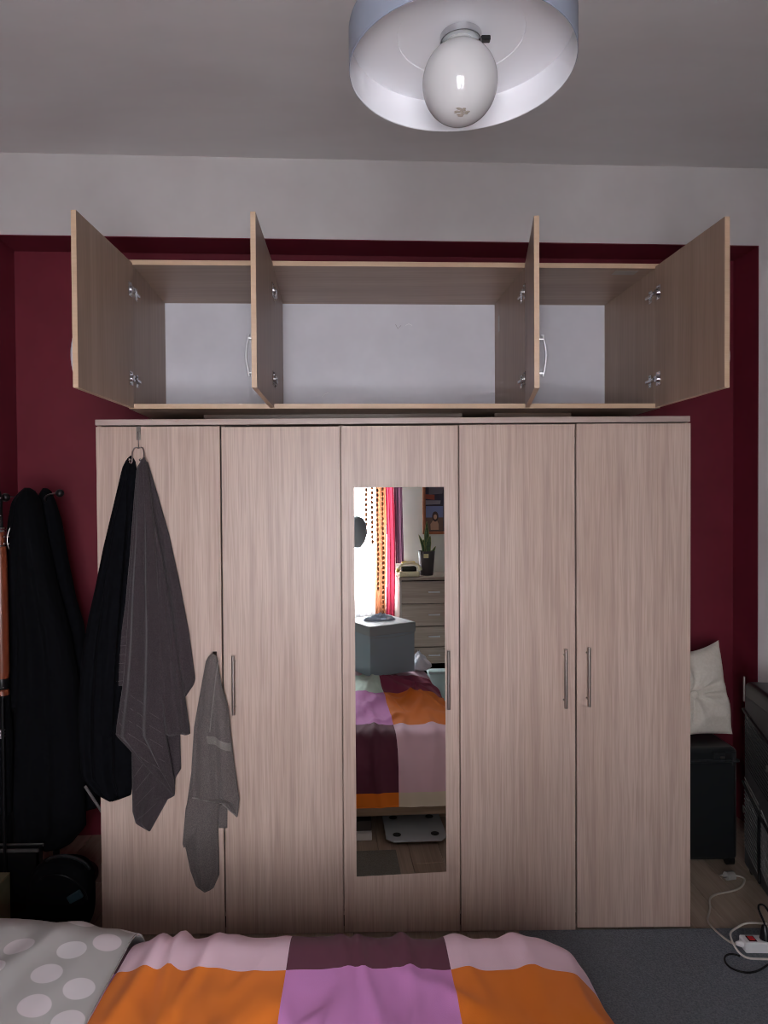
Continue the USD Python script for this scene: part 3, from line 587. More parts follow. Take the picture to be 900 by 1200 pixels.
part = _part
bag = thing("rucksack", "black rucksack with a dark teal strap tab on the floor left of the wardrobe", "rucksack", loc=(-1.12, .05, 0))
bm = trimesh.creation.icosphere(4, 1.0); v = bm.vertices; s = np.sign(v) * np.abs(v) ** .6; bm.vertices = s * [.115, .085, .145] + [-1.145, .0, .145]
part("bag_body", bm, BLACKCLOTH, bag, smooth=True)
part("strap_tab", box(-1.09, -1.035, -.085, -.072, .175, .205, .003).apply_transform(trimesh.transformations.rotation_matrix(-.5, [0, 1, 0], (-1.06, -.08, .19))), TEALTRIM, bag)
part("carry_handle", tube(spline([(-1.20, .0, .275), (-1.15, -.03, .315), (-1.08, -.03, .308), (-1.035, -.01, .255)], 20), .007, 8), SUIT_TRIM, bag)
part("zip", tube(spline([(-1.245, -.04, .17), (-1.19, -.077, .255), (-1.13, -.083, .275), (-1.07, -.075, .25), (-1.03, -.05, .16)], 24), .0025, 6), BLACKPL, bag)
bx = thing("cardboard_box", "olive-brown cardboard box at the bottom left picture edge", "box", loc=(-1.44, -.06, 0))
part("box_body", box(-1.62, -1.352, -.12, .02, 0, .225, .002), KRAFT, bx)
part("flap", extrude_poly([(-1.62, -.12), (-1.352, -.12), (-1.352, .02), (-1.62, .02)], .2255, .229), KRAFT, bx)
cr = thing("crate", "dark plastic crate with a grey rim behind the cardboard box", "crate", loc=(-1.34, .2, 0))
part("crate_body", [box(-1.55, -1.535, .08, .12, 0, .285), box(-1.55, -1.272, .08, .09, 0, .285), box(-1.28, -1.272, .08, .12, 0, .285), box(-1.55, -1.272, .112, .12, 0, .285)], BLACKPL, cr)
part("rim", [box(-1.555, -1.268, .074, .082, .277, .290, .002), box(-1.555, -1.268, .118, .126, .277, .290, .002)], GREYPL, cr)
single("pale_rod", cyl((-1.115, .16, .50), (-1.003, .46, .007), .0055, 12), RODM, "thin pale rod leaning between the wardrobe and the black garment", "rod")

# ================================================================ RIGHT ALCOVE: suitcases, cushion, power strip
sc = thing("black_suitcase", "glossy black suitcase standing right of the wardrobe under the cushion", "suitcase", loc=(1.49, .6, 0))
part("shell", rbox(1.275, 1.690, .425, .80, .025, .535, .025), SUIT, sc)
part("rim_band", rbox(1.277, 1.694, .418, .806, .470, .486, .007, 2), SUIT_TRIM, sc)
part("lock_plate", box(1.57, 1.625, .414, .424, .488, .518, .003), SUIT_TRIM, sc); part("latch", box(1.600, 1.622, .409, .415, .493, .503, .002), NICKEL, sc)
part("label_window", box(1.655, 1.676, .419, .426, .46, .52, .002), SUIT_TRIM, sc)
for xx in (1.30, 1.645): part("wheel", cyl((xx, .45, .024), (xx + .03, .45, .024), .024, 18), BLACKPL, sc)
# tufted cushion leaning on the alcove
cu = thing("cushion", "cream tufted cushion with a centre button standing on the black suitcase", "cushion", loc=(1.548, .6, .537))
N = 49; g = np.linspace(-1, 1, N); GU, GV = np.meshgrid(g, g)
def cushion(sign):
    ex = 1 - .035 * (1 - np.abs(GV) ** 1.6); ey = 1 - .07 * (1 - np.abs(GU) ** 1.6)
    X = GU * .166 * ex; Z = GV * .200 * ey + .030 * np.clip(GU, 0, 1) ** 2 * np.clip(GV, 0, 1) ** 2; X = X + .010 * np.exp(-((GV + .35) / .3) ** 2) * np.clip(GU, 0, 1) ** 2
    h = .074 * np.power(np.clip((1 - GU ** 2) * (1 - GV ** 2), 0, 1), .42)
    rr = np.hypot(X, Z); h = h - .066 * np.exp(-(rr / .060) ** 1.0)
    ang = np.arctan2(Z, X); h = h + .016 * np.sin(ang * 9 + 2 * np.sin(3 * ang)) * np.exp(-((rr - .08) / .06) ** 2) + .004 * np.sin(ang * 23) * np.exp(-((rr - .05) / .03) ** 2)
    nz = fbm(np.stack([X * 14, Z * 14, X * 0 + 3], -1).reshape(-1, 3)).reshape(X.shape)
    edge = np.clip(1 - np.maximum(np.abs(GU), np.abs(GV)), 0, 1) ** .5
    h = h + .014 * nz * edge
    return np.stack([X, -sign * np.maximum(h, 0) - sign * .001, Z], -1).reshape(-1, 3)
V = np.vstack([cushion(1), cushion(-1)]); cm = trimesh.Trimesh(V, np.vstack([grid_faces(N, N), grid_faces(N, N, N * N, True)]), process=False)
T1 = trimesh.transformations.rotation_matrix(math.radians(-9), [1, 0, 0]); T2 = trimesh.transformations.rotation_matrix(math.radians(-4), [0, 1, 0])
cm.apply_transform(T2); cm.apply_transform(T1); cm.apply_translation([1.548, .575, .742]); cm.merge_vertices(); cm.fix_normals()
part("cover", cm, CREAM, cu, smooth=True)
part("button", ball((1.550, .545, .742), .020, 3, (1, .55, 1)), CREAM, cu)
# soft charcoal suitcase, turned a little
S2 = np.array([1.665, .24, 0]); SA = math.radians(-11)
def s2(m): m = m.copy(); m.apply_transform(trimesh.transformations.rotation_matrix(SA, [0, 0, 1])); m.apply_translation(S2); return m
s2t = thing("charcoal_suitcase", "charcoal fabric suitcase with ribbed side, cut by the right picture edge", "suitcase", loc=(1.83, .25, 0))
part("body", s2(rbox(0, .42, -.19, .17, .02, .80, .03)), BALL, s2t)
part("top_cap", s2(rbox(.002, .418, -.185, .165, .765, .845, .025)), SUIT_TRIM, s2t)
part("corner_bar", s2(cyl((.006, .172, .75), (.006, .172, .86), .004, 10)), NICKEL, s2t)
part("carry_handle", s2(tube(spline([(.08, -.10, .84), (.09, -.09, .872), (.2, -.09, .885), (.31, -.09, .872), (.32, -.10, .84)], 24), .011, 10)), BLACKPL, s2t)
part("handle_rivet", s2(ball((.055, -.12, .852), .008, 2)), CHROME, s2t)
for z0, z1 in ((.66, .72), (.30, .40)): part("piping", s2(tube(spline([(-.003, -.17, z0), (-.006, 0, (z0 + z1) / 2 + .0), (-.003, .155, z1)], 16), .007, 8)), BLACKPL, s2t)
part("piping", s2(tube([(-.003, -.035, .05), (-.006, -.035, .2), (-.004, -.035, .345)], .006, 8)), BLACKPL, s2t)
for k in range(17):
    z = .075 + k * .0185
    if z < .325: part("rib", s2(tube([(-.001, -.155, z), (-.004, -.10, z + .022), (-.001, -.045, z + .044)], .0032, 6)), NYRIB, s2t)
    part("rib", s2(tube([(-.001, -.022, z), (-.004, .06, z + .03), (-.001, .145, z + .05)], .0022, 6)), NYRIB, s2t)
for k in range(14):
    z = .42 + k * .0165; part("rib", s2(tube([(-.001, -.15, z), (-.003, 0, z + .035), (-.001, .145, z + .07)], .0013, 6)), BLACKPL, s2t)
part("zip_pull", s2(box(-.010, -.004, -.135, -.115, .55, .575, .002)), NICKEL, s2t); part("zip_pull", s2(box(-.010, -.004, .135, .147, .265, .30, .002)), NICKEL, s2t)
for yy in (-.15, .13): part("wheel", s2(cyl((.02, yy, .022), (.05, yy, .022), .022, 16)), BLACKPL, s2t)

RZ = .010     # rug height
PS = np.array([1.385, -.145, RZ]); PA = math.radians(-2)
def ps(m): m = m.copy(); m.apply_transform(trimesh.transformations.rotation_matrix(PA, [0, 0, 1])); m.apply_translation(PS); return m
pst = thing("power_strip", "white power strip with a red switch lying on the slate rug", "power strip", loc=PS)
part("housing", ps(box(0, .34, -.026, .026, 0, .038, .004)), WHITEPL, pst)
part("strain_relief", ps(cat([tube([(-.022, 0, .02), (-.01, 0, .02), (.002, 0, .02)], [.006, .010, .012], 12)])), WHITEPL, pst)
part("switch_frame", ps(box(.018, .046, -.016, .016, .0375, .0395, .0005)), BLACKPL, pst)
part("switch", ps(box(.022, .042, -.011, .011, .038, .0425, .002)), REDSW, pst)
for k in range(3): part("socket_well", ps(lathe([(0, .0384), (.019, .0384), (.0195, .0392), (.0175, .0392), (.0172, .0386), (0, .0386)], (.085 + k * .085, 0, 0), 24)), GREYPL, pst)
def onfloor(pts, r): return [(a, b, (RZ if b < .03 else .0) + r + .0005) for a, b in pts]
ca = [(1.612, .325), (1.64, .345), (1.657, .33), (1.641, .295), (1.605, .257), (1.542, .227), (1.479, .209), (1.442, .186), (1.402, .115), (1.355, .043), (1.338, -.015), (1.345, -.07), (1.355, -.105)]
cp = onfloor(ca, .0042); cp += [(1.364, -.142, RZ + .017)]
pc = thing("power_cable", "beige mains cable with an unplugged plug running across the floor to the power strip", "cable", loc=(1.45, .1, 0))
part("cable", tube(spline(cp, 120), .0040, 10), CABLEGREY, pc)
pl = part("plug", [cyl((1.575, .318, .019), (1.612, .325, .019), .0175, 20)], plain("clear_grey_plug", (150, 146, 142), 0.2), pc, label="round grey plug")
part("plug_pin", [cyl((1.556, .3065, .019), (1.577, .310, .019), .0024, 8), cyl((1.553, .325, .019), (1.575, .329, .019), .0024, 8)], CHROME, pl)
cb = onfloor([(1.50, -.020), (1.471, -.023), (1.415, -.047), (1.369, -.090), (1.345, -.15)], .004)
cb = [(1.545, -.03, .03)] + [(1.50, -.026, .03), (1.465, -.028, .03), (1.415, -.05, .026), (1.372, -.092, .036), (1.350, -.142, .037), (1.352, -.172, .024), (1.366, -.196, RZ + .006), (1.40, -.205, RZ + .0045), (1.462, -.208, RZ + .0045), (1.56, -.212, RZ + .0045)]
single("white_cable", tube(spline(cb, 90), .0036, 10), CABLEW, "white cable looped around the end of the power strip", "cable")
cc = [(1.352, -.190), (1.315, -.180), (1.286, -.210), (1.286, -.248), (1.318, -.272), (1.365, -.268), (1.409, -.245), (1.441, -.228), (1.52, -.238)]
single("black_cable", tube(spline([(a, b, RZ + .004) for a, b in cc], 80), .0034, 10), BLACKPL, "thin black cable looped on the rug in front of the power strip", "cable")
bp = thing("black_plug", "black mains plug in the power strip with its cable bent upwards", "plug", loc=(1.47, -.147, RZ + .039))
part("plug_body", [tube([(1.4695, -.148, RZ + .0393), (1.468, -.147, RZ + .06), (1.466, -.143, RZ + .085)], [.021, .017, .008], 16)], BLACKPL, bp)
part("cord", tube(spline([(1.466, -.143, RZ + .08), (1.462, -.13, RZ + .115), (1.463, -.115, RZ + .142), (1.476, -.11, RZ + .142), (1.51, -.11, RZ + .10), (1.56, -.115, RZ + .045), (1.64, -.12, RZ + .005)], 50), .0036, 8), BLACKPL, bp)

single("slate_rug", box(.60, 2.05, -1.9, -.022, .0006, RZ, .002), RUG, "flat slate-grey rug between the bed and the wardrobe's right doors", "rug")
single("grey_mat", box(-1.15, .196, -.640, -.10, .0006, .008, .002), MAT_B, "thin grey-beige mat in front of the left wardrobe doors, seen at the mirror's foot", "rug")

# ================================================================ BED
ZB = .486
bed = thing("bed", "low brown wooden bed frame with a pale mattress under the patchwork duvet", "bed", loc=(-.5, -1.4, 0))
part("rail", box(-1.55, .52, -.752, -.726, .128, .185, .003), BEDWOOD, bed); part("rail", box(-1.55, .52, -2.16, -2.13, .128, .185, .003), BEDWOOD, bed)
part("rail", box(.494, .52, -2.13, -.752, .128, .185, .003), BEDWOOD, bed)
for a, b in ((-1.5, -.76), (-1.5, -2.1), (.48, -1.0), (.48, -2.1)): part("leg", box(a - .03, a + .03, b - .03, b + .03, 0, .128, .003), BEDWOOD, bed)
part("slat_base", box(-1.55, .494, -2.13, -.752, .15, .185), BEDWOOD, bed)
part("mattress", rbox(-1.55, .47, -2.13, -.83, .186, ZB - .03, .09), SHEETW, bed)
def drape(u, v, ux, vy, r, zt, flare=.03):
    """cloth laid flat in (u, v) over a slab that ends at u = ux (foot) and v = vy (towards the wardrobe) with round edges"""
    ex, ey = np.maximum(u - ux, 0), np.maximum(v - vy, 0); d = np.hypot(ex, ey); q = r * math.pi / 2
    hor = np.where(d < q, r * np.sin(np.minimum(d, q) / r), r + flare * (1 - np.exp(-np.maximum(d - q, 0) / .2))); drop = np.where(d < q, r * (1 - np.cos(np.minimum(d, q) / r)), r + np.maximum(d - q, 0))
    dx, dy = ex / np.maximum(d, 1e-9), ey / np.maximum(d, 1e-9)
    return np.stack([np.minimum(u, ux) + dx * hor, np.minimum(v, vy) + dy * hor, zt - drop], -1), d, dx, dy
def ridge(t, p=1.0): return (0.5 + 0.5 * np.cos(2 * math.pi * t)) ** p
def cloth(name, us, vs, ux, vy, r, zt, wr, seed, mat, parent, thick=.012, maxdrop=None, uvoff=(0, 0)):
    Ug, Vg = np.meshgrid(us, vs, indexing="ij"); P, d, dx, dy = drape(Ug, Vg, ux, vy, r, zt)
    n = fbm(np.stack([Ug * 3.2 + seed, Vg * 1.7, Ug * 0 + seed], -1).reshape(-1, 3)).reshape(Ug.shape)
    n2 = fbm(np.stack([Ug * 10 + 7 + seed, Vg * 4, Ug * 0], -1).reshape(-1, 3)).reshape(Ug.shape)
    H = wr(Ug, Vg, d, n, n2)
    e = 1e-3; Pu = drape(Ug + e, Vg, ux, vy, r, zt)[0] - drape(Ug - e, Vg, ux, vy, r, zt)[0]; Pv = drape(Ug, Vg + e, ux, vy, r, zt)[0] - drape(Ug, Vg - e, ux, vy, r, zt)[0]
    nn = np.cross(Pu, Pv); nn /= np.linalg.norm(nn, axis=-1, keepdims=True) + 1e-12
    Q = P + nn * H[..., None]; Q[..., 2] = np.maximum(Q[..., 2], .02)
    n_, m_ = Ug.shape; nv = n_ * m_; bot = Q - nn * thick; bot[..., 2] = np.maximum(bot[..., 2], .015)
    V = np.vstack([Q.reshape(-1, 3), bot.reshape(-1, 3)])
    ring = [i * m_ for i in range(n_)] + [(n_ - 1) * m_ + j for j in range(1, m_)] + [i * m_ + m_ - 1 for i in range(n_ - 2, -1, -1)] + [j for j in range(m_ - 2, 0, -1)]
    rf = []
    for k in range(len(ring)):
        a, b = ring[k], ring[(k + 1) % len(ring)]; rf += [[a, b, b + nv], [a, b + nv, a + nv]]
    F_ = np.vstack([grid_faces(n_, m_, 0, True), grid_faces(n_, m_, nv), np.array(rf)])
    uv = np.stack([Ug, Vg], -1).reshape(-1, 2); uv = np.vstack([uv, uv])
    m = trimesh.Trimesh(V, F_, process=False)
    # outward check: the top must face up
    if (m.face_normals[:10, 2] < 0).all(): F_ = F_[:, ::-1]
    return part(name, (V, F_), mat, parent, smooth=True, uv=uv)
def wr_duvet(U, V, d, n, n2):
    fall = np.clip((V + 1.0) / .25, 0, 1)
    h = .011 * n + .0015 * n2 - .016 * np.clip((-.59 - U) / .05, 0, 1)
    # gathers running from the wardrobe edge back over the bed
    # crisp slanting creases
    q = fbm(np.stack([U * 7 + 2.2 * V + 11, V * 2.2 - U * 1.2, U * 0 + 4], -1).reshape(-1, 3), 2).reshape(U.shape)
    h = h + .016 * np.exp(-(q / .16) ** 2) * np.clip(-(V + .85) / .35, .22, 1)
    q2 = fbm(np.stack([U * 9 - 3 * V + 31, V * 2.0 + U * 2, U * 0 + 9], -1).reshape(-1, 3), 2).reshape(U.shape)
    h = h + .010 * np.exp(-(q2 / .14) ** 2) * np.clip(-(V + .85) / .35, .22, 1)
    for (c, w, a, k) in ((-.535, .022, .018, .05), (-.47, .018, .022, -.06), (-.395, .020, .012, .1), (-.33, .03, .008, .1), (-.05, .020, .012, -.05), (.0, .014, .012, -.1), (.115, .018, .016, .03), (.255, .03, .010, .08), (.40, .028, .012, -.05)):
        cc = c + k * (V + .8) + .012 * np.sin(9 * V + c * 40); h = h + a * np.exp(-((U - cc) / w) ** 2) * np.exp(-np.maximum(-V - .9, 0) / .55) * np.exp(-np.maximum(V + .60, 0) / .25)
    for (c, w, a, k) in ((-.1, .04, .02, .3), (.1, .05, .022, -.3), (.33, .06, .03, .5), (.45, .05, .02, .6)):
        cc = c + k * (V + 1.6); h = h + a * np.exp(-((U - cc) / w) ** 2) * np.exp(-((V + 1.65) / .35) ** 2)
    return h
single_d = thing("duvet", "patchwork duvet in orange, pink, lilac, mint and plum squares draped over the bed", "duvet", loc=(0, -1.2, ZB))
US = np.concatenate([np.linspace(-.73, .45, 140), np.linspace(.46, .80, 40)]); VS = np.concatenate([np.linspace(-2.12, -.98, 98), np.linspace(-.97, -.460, 80)])
cloth("duvet_cover", US, VS, .445, -.865, .16, ZB + .012, wr_duvet, 2, PATCH, single_d)
def wr_dots(U, V, d, n, n2):
    return .012 * n + .002 * n2 - .012 * np.clip((U + .75) / .14, 0, 1) + .03 * np.exp(-((U + 1.0) / .28) ** 2) + .006 * np.exp(-((U + .68 - .25 * (V + .9)) / .05) ** 2) + .010 * np.exp(-((U + .80 - .3 * (V + .9)) / .04) ** 2)
dc = thing("dotted_cover", "grey bed cover with large white dots at the left end of the bed", "bed cover", loc=(-1.1, -1.2, ZB + .03))
cloth("cover_cloth", np.linspace(-1.6, -.596, 90), np.linspace(-2.0, -.50, 110), .9, -.865, .16, ZB + .043, wr_dots, 5, DOTS, dc, thick=.005)

# white pillow, storage box, cloth on the box, teal crate, under the bed
def mound(cx0, cy0, z0, rx, ry, h, amp, seed, n=46):
    g1 = np.linspace(-1, 1, n); A_, B_ = np.meshgrid(g1, g1, indexing="ij"); ang = np.arctan2(B_, A_); rr = np.hypot(A_, B_); sq = np.maximum(np.abs(A_), np.abs(B_)); k_ = np.where(rr > 1e-6, sq / np.maximum(rr, 1e-6), 1)
    X = A_ * k_ * rx * (1 + .12 * np.sin(3 * ang + seed)); Y = B_ * k_ * ry * (1 + .12 * np.cos(2 * ang + seed))
    q = fbm(np.stack([X * 16 + seed, Y * 16 + 2 * seed, X * 0 + seed], -1).reshape(-1, 3)).reshape(X.shape); c = 1 / (.15 + np.abs(q) * 6)
    H = h * np.clip(1 - sq ** 2, 0, 1) ** .5 * (.7 + .3 * np.cos(ang * 2 + seed)) + amp * (q + .12 * c) * np.clip(1.15 - sq, 0, 1)
    T_ = np.stack([cx0 + X, cy0 + Y, z0 + np.maximum(H, .001) + .002], -1).reshape(-1, 3); B2 = T_.copy(); B2[:, 2] = z0
    return trimesh.Trimesh(np.vstack([T_, B2]), np.vstack([grid_faces(n, n, 0, True), grid_faces(n, n, n * n)]), process=False)
single("white_sheet", mound(.515, -2.085, ZB + .026, .085, .10, .085, .05, 3.0), SHEETW, "bunched white sheet beside the storage box on the bed, seen in the mirror", "sheet", smooth=True)
BO = np.array([.158, -1.80]); BA = math.atan2(-.15, .312)
def bxf(m): m = m.copy(); m.apply_transform(trimesh.transformations.rotation_matrix(BA, [0, 0, 1])); m.apply_translation([BO[0], BO[1], ZB + .033]); return m
sb = thing("storage_box", "grey-teal folding storage cube with a lid standing on the bed, seen in the mirror", "storage box", loc=(.24, -2.0, ZB + .028))
part("body", bxf(box(.003, .343, -.343, -.003, 0, .272, .003)), TEALBOX, sb); 
part("lid", bxf(rbox(-.004, .350, -.350, .004, .264, .328, .006, 2)), TEALLID, sb)
part("seam", bxf(tube([(.0, -.001, .252), (.17, .0, .243), (.346, -.001, .256)], .0025, 6)), TEALLID, sb)
single("blue_cloth", mound(.235, -2.06, ZB + .3615, .105, .085, .030, .026, 7.0), BLUECLOTH, "crumpled pale blue cloth lying on the storage box, seen in the mirror", "cloth", smooth=True)
tb = thing("teal_box", "slim pale teal plastic storage tub at the foot of the bed, seen in the mirror", "storage box", loc=(.87, -2.25, 0))
part("tub", box(.60, 1.15, -2.29, -2.215, 0, .432, .008), TEALGLASS, tb); part("rim", box(.593, 1.157, -2.30, -2.205, .430, .447, .005), TEALRIM, tb)
bs = thing("bathroom_scale", "flat silver-grey bathroom scale with dark round pads pushed under the bed", "scale", loc=(.305, -.82, 0))
part("glass_top", extrude_poly([(.19, -.676), (.42, -.676), (.452, -.71), (.452, -.94), (.42, -.974), (.19, -.974), (.158, -.94), (.158, -.71)], .022, .030), SCALEM, bs)
for a, b in ((.212, -.735), (.398, -.735), (.212, -.915), (.398, -.915)):
    part("pad", lathe([(0, .0302), (.020, .0302), (.020, .0316), (.018, .0322), (0, .0322)], (a, b, 0), 28), SCALEF, bs)
    part("foot", cyl((a, b, 0), (a, b, .022), .018, 16), BLACKPL, bs)
wbx = thing("white_board", "flat white slab lying under the bed, cut by the mirror's left edge", "board", loc=(-.1, -.85, 0))
part("slab", box(-.28, .092, -1.0, -.745, 0.0005, .036, .003), WHITEPL, wbx); part("upper_layer", box(-.28, .092, -1.0, -.77, .036, .085, .003), GREYPL, wbx)

# ================================================================ BEHIND THE CAMERA, seen in the mirror
dr = thing("dresser", "grey-brown wooden chest of drawers beside the window, seen in the mirror", "dresser", loc=(.79, -3.24, 0))
DX0, DX1, DYF, DYB, DZ = .490, 1.10, -3.05, -3.44, 1.018
part("side_panel", box(DX0, DX0 + .018, DYB, DYF, 0, DZ - .025, .001), DRESS_SIDE, dr, label="paler left side"); part("side_panel", box(DX1 - .018, DX1, DYB, DYF, 0, DZ - .025, .001), DRESS_SIDE, dr)
part("top_panel", box(DX0 - .006, DX1 + .006, DYB, DYF + .012, DZ - .025, DZ, .002), DRESS, dr); part("carcass", box(DX0 + .018, DX1 - .018, DYB, DYF - .02, .05, DZ - .025), DARKGAP, dr)
zc = [.985, .797, .610, .437, .300]
for k in range(4):
    d = part("drawer", box(DX0 + .020, DX1 - .020, DYF - .018, DYF + .001, zc[k + 1] + .003, zc[k] - .003, .0015), DRESS, dr)
    xm, zm = .775, (zc[k] + zc[k + 1]) / 2 + .005
    part("handle", [box(xm - .048, xm + .048, DYF + .020, DYF + .026, zm - .006, zm + .006, .0015)] + [box(xm + s * .042 - .004, xm + s * .042 + .004, DYF, DYF + .022, zm - .004, zm + .004) for s in (-1, 1)], HANDLE, d)
part("plinth", box(DX0 + .018, DX1 - .018, DYF - .035, DYF - .02, 0, .297), BLACKPL, dr)
pp = thing("snake_plant", "snake plant in a dark pot on the chest of drawers, seen in the mirror", "plant", loc=(.735, -3.2, DZ))
part("pot", lathe([(0, DZ), (.054, DZ), (.056, DZ + .005), (.073, DZ + .205), (.069, DZ + .205), (.066, DZ + .18), (0, DZ + .18)], (.738, -3.2, 0), 40), POT, pp)
part("soil", lathe([(0, DZ + .186), (.064, DZ + .186)], (.738, -3.2, 0), 24), SOIL, pp)
part("name_tag", box(.705, .745, -3.2 + .066, -3.2 + .074, DZ + .150, DZ + .185, .001), TAG, pp)
def leaf(base, tip, w, bend):
    base, tip = np.array(base), np.array(tip); n = 18; t = np.linspace(0, 1, n); c = base + (tip - base) * t[:, None] + np.array(bend) * np.sin(math.pi * t)[:, None]
    wd = w * np.interp(t, [0, .25, .6, .9, 1], [.55, .9, 1, .45, .02]); a = np.array([1, .35, 0]) / np.hypot(1, .35); L_, R2 = c - a * wd[:, None], c + a * wd[:, None]
    front = c + [0, .006, 0] * np.ones((n, 1)) * 1; bk = c - [0, .004, 0] * np.ones((n, 1))
    V = np.stack([L_, bk, R2, front], 1).reshape(-1, 3); f = []
    for i in range(n - 1):
        for j in range(4):
            p, q = i * 4 + j, i * 4 + (j + 1) % 4; f += [[p, q, q + 4], [p, q + 4, p + 4]]
    return trimesh.Trimesh(V, f, process=False), L_, R2
for base, tip, w, bend in (((.738, -3.2, DZ + .17), (.745, -3.21, DZ + .455), .020, (.0, 0, 0)), ((.755, -3.18, DZ + .17), (.765, -3.16, DZ + .335), .022, (-.01, 0, 0)), ((.715, -3.2, DZ + .17), (.672, -3.2, DZ + .345), .013, (.012, 0, 0)), ((.77, -3.2, DZ + .17), (.815, -3.19, DZ + .245), .012, (.0, 0, -.005)), ((.725, -3.23, DZ + .17), (.72, -3.25, DZ + .30), .016, (.0, 0, 0))):
    m, a, b = leaf(base, tip, w, bend); lf = part("leaf", m, LEAF, pp); part("leaf_margin", [tube(a, .0016, 5), tube(b, .0016, 5)], LEAF_EDGE, lf)
ph = thing("telephone", "old yellow telephone with a dark handset on the chest of drawers, seen in the mirror", "telephone", loc=(.575, -3.13, DZ))
part("base", rbox(.49, .66, -3.19, -3.06, DZ, DZ + .045, .012, 2), PHONE_C, ph); part("cradle", rbox(.51, .64, -3.17, -3.09, DZ + .04, DZ + .085, .015, 2), PHONE_D, ph)
part("handset", tube(spline([(.49, -3.07, DZ + .062), (.51, -3.07, DZ + .10), (.575, -3.07, DZ + .115), (.645, -3.07, DZ + .10), (.668, -3.07, DZ + .055)], 24), [.012] * 3 + [.0095] * 18 + [.014] * 3, 10), PHONE_C, ph)
part("top_grip", rbox(.52, .63, -3.15, -3.10, DZ + .105, DZ + .125, .008, 2), PHONE_Y, ph)
part("side_knob", ball((.483, -3.10, DZ + .055), .017, 2), PHONE_Y, ph)
# framed collage on the wall
po = thing("framed_poster", "orange-brown framed collage of pictures on the wall above the plant, seen in the mirror", "picture", loc=(1.03, YF, 1.9))
PX0, PX1, PZ0, PZ1 = .742, 1.32, 1.352, 2.15
part("frame", [box(PX0, PX0 + .026, YF + .001, YF + .02, PZ0, PZ1, .003), box(PX1 - .026, PX1, YF + .001, YF + .02, PZ0, PZ1, .003), box(PX0, PX1, YF + .001, YF + .02, PZ0, PZ0 + .026, .003), box(PX0, PX1, YF + .001, YF + .02, PZ1 - .026, PZ1, .003)], FRAMEW, po)
part("backing", box(PX0 + .02, PX1 - .02, YF + .001, YF + .006, PZ0 + .02, PZ1 - .02), plain("collage_dark_blue", (40, 42, 62), 0.5), po, smooth=False)
def pic(name, pts, rgb, y): part(name, (lambda m: m.apply_transform(trimesh.transformations.rotation_matrix(math.pi / 2, [1, 0, 0])))(extrude_poly(pts, -(YF + y), -(YF + y - .001))), plain("print_" + "_".join(map(str, rgb)) + "_%d" % len(USED), rgb, 0.5), po, smooth=False)
pic("print_sky", [(.772, 1.50), (.925, 1.50), (.925, 1.60), (.772, 1.60)], (112, 128, 176), .0075)
pic("print_ground", [(.772, 1.385), (.925, 1.385), (.925, 1.50), (.772, 1.50)], (104, 82, 70), .0075)
a = np.linspace(0, 2 * math.pi, 22)[:-1]
pic("print_figure", [(.815, 1.39), (.885, 1.39), (.885, 1.44), (.868, 1.48), (.838, 1.48), (.812, 1.44)], (176, 140, 116), .0086)
pic("print_figure", [(.855 + .028 * math.cos(q), 1.508 + .045 * math.sin(q)) for q in a], (58, 42, 38), .0096)
pic("print_figure", [(.855 + .015 * math.cos(q), 1.505 + .022 * math.sin(q)) for q in a], (186, 150, 126), .0106)
pic("print_patch", [(.768, 1.665), (.85, 1.655), (.85, 1.70), (.768, 1.705)], (150, 72, 50), .0076)
pic("print_patch", [(.77, 1.612), (.90, 1.618), (.905, 1.65), (.77, 1.652)], (128, 128, 136), .0077)
pic("print_patch", [(.80, 1.70), (.92, 1.71), (.93, 1.78), (.80, 1.77)], (96, 98, 110), .0078)
pic("print_patch", [(.94, 1.50), (1.27, 1.50), (1.27, 1.78), (.94, 1.80)], (70, 66, 84), .0076)
# curtains
def curtain(name, x0, x1, y, z0, z1, amp, waves, mat, label, seed, parentthing=None):
    n, m = 40, int(90 * (x1 - x0) / .5) + 24; us = np.linspace(x0, x1, m); zs = np.linspace(z1, z0, n); Ug, Zg = np.meshgrid(us, zs)
    t = (Ug - x0) / (x1 - x0); ph = seed * 1.7 + .5 * np.sin(3 * Zg + seed); Y = y + amp * np.sin(2 * math.pi * waves * t + ph) + .4 * amp * np.sin(2 * math.pi * waves * 2.3 * t + 2 * ph)
    P = np.stack([Ug + .006 * np.sin(4 * Zg + seed), Y, Zg], -1).reshape(-1, 3)
    return single(name, (P, grid_faces(n, m)), mat, label, "curtain", smooth=True)
w1 = curtain("sheer_curtain", WX0 - .12, .385, YF + .10, .06, 2.40, .012, 16, SHEER_W, "white sheer curtain across the bright window, seen in the mirror", 1)
curtain("orange_curtain", .315, .404, YF + .135, .06, 2.40, .010, 3, SHEER_O, "orange sheer curtain between the white and the pink one, seen in the mirror", 2)
curtain("pink_curtain", .405, .476, YF + .16, .06, 2.40, .012, 2.5, SHEER_P, "pink-red curtain at the edge of the window, seen in the mirror", 3)
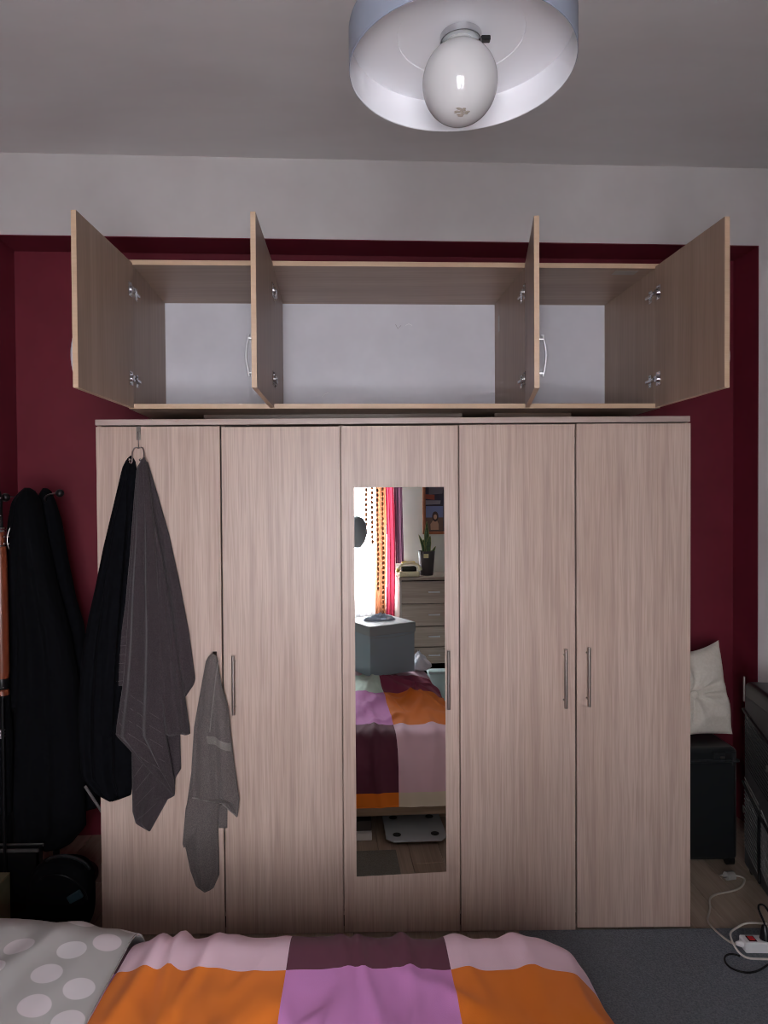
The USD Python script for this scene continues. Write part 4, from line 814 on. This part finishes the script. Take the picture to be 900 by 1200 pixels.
curtain("purple_curtain", .475, .545, YF + .215, DZ + .1, 2.40, .010, 2, DRAPE, "dark dusky purple curtain edge beside the wall, seen in the mirror", 4)
for k, (xx, z0, z1, lab) in enumerate(((.235, 1.45, 2.3, "leftmost"), (.285, 1.30, 2.3, "second from left"), (.33, .9, 2.3, "second from right"), (.375, .7, 2.3, "rightmost"))):
    bm_ = [ball((xx + .002 * math.sin(7 * z), YF + .165 + .012, z), .012, 1, (1, 1, 1.5)) for z in np.arange(z0, z1, .042)] + [cyl((xx, YF + .177, z0), (xx, YF + .177, 2.4), .0008, 5)]
    single("bead_string", bm_, BEADS, "amber bead string hanging before the curtains, %s of four, seen in the mirror" % lab, "bead string", group="bead strings before the window", smooth=False)
cr_ = thing("curtain_rail", "white rail holding the curtains above the window", "curtain rail", loc=(0, YF + .13, 2.42))
part("rail", box(WX0 - .15, .56, YF + .085, YF + .185, 2.40, 2.425, .004), PVC, cr_)
for xx in (WX0 - .1, .50): part("bracket", box(xx - .012, xx + .012, YF, YF + .09, 2.405, 2.42), PVC, cr_)
# floor lamp whose shade shows against the window
fl = thing("floor_lamp", "slate-grey floor lamp shade dark against the bright window, at the mirror's left edge", "lamp", loc=(-.06, -3.0, 0))
part("base", lathe([(0, 0), (.13, 0), (.13, .015), (.02, .03), (0, .03)], (-.06, -3.0, 0), 40), BLACKMET, fl); part("pole", cyl((-.06, -3.0, .02), (-.06, -3.0, 1.60), .010), BLACKMET, fl)
part("neck", tube(spline([(-.06, -3.0, 1.58), (-.03, -3.0, 1.63), (.02, -3.0, 1.61), (.07, -3.0, 1.53)], 16), .007, 8), BLACKMET, fl)
shp = lathe([(0, .115), (.03, .112), (.075, .075), (.105, .01), (.112, -.06), (.100, -.115), (.06, -.135), (0, -.14)], (0, 0, 0), 48)
shp.apply_transform(trimesh.transformations.rotation_matrix(math.radians(22), [0, 1, 0])); shp.apply_translation([.122, -3.0, 1.415]); part("lamp_shade", shp, SHADE, fl, smooth=60)
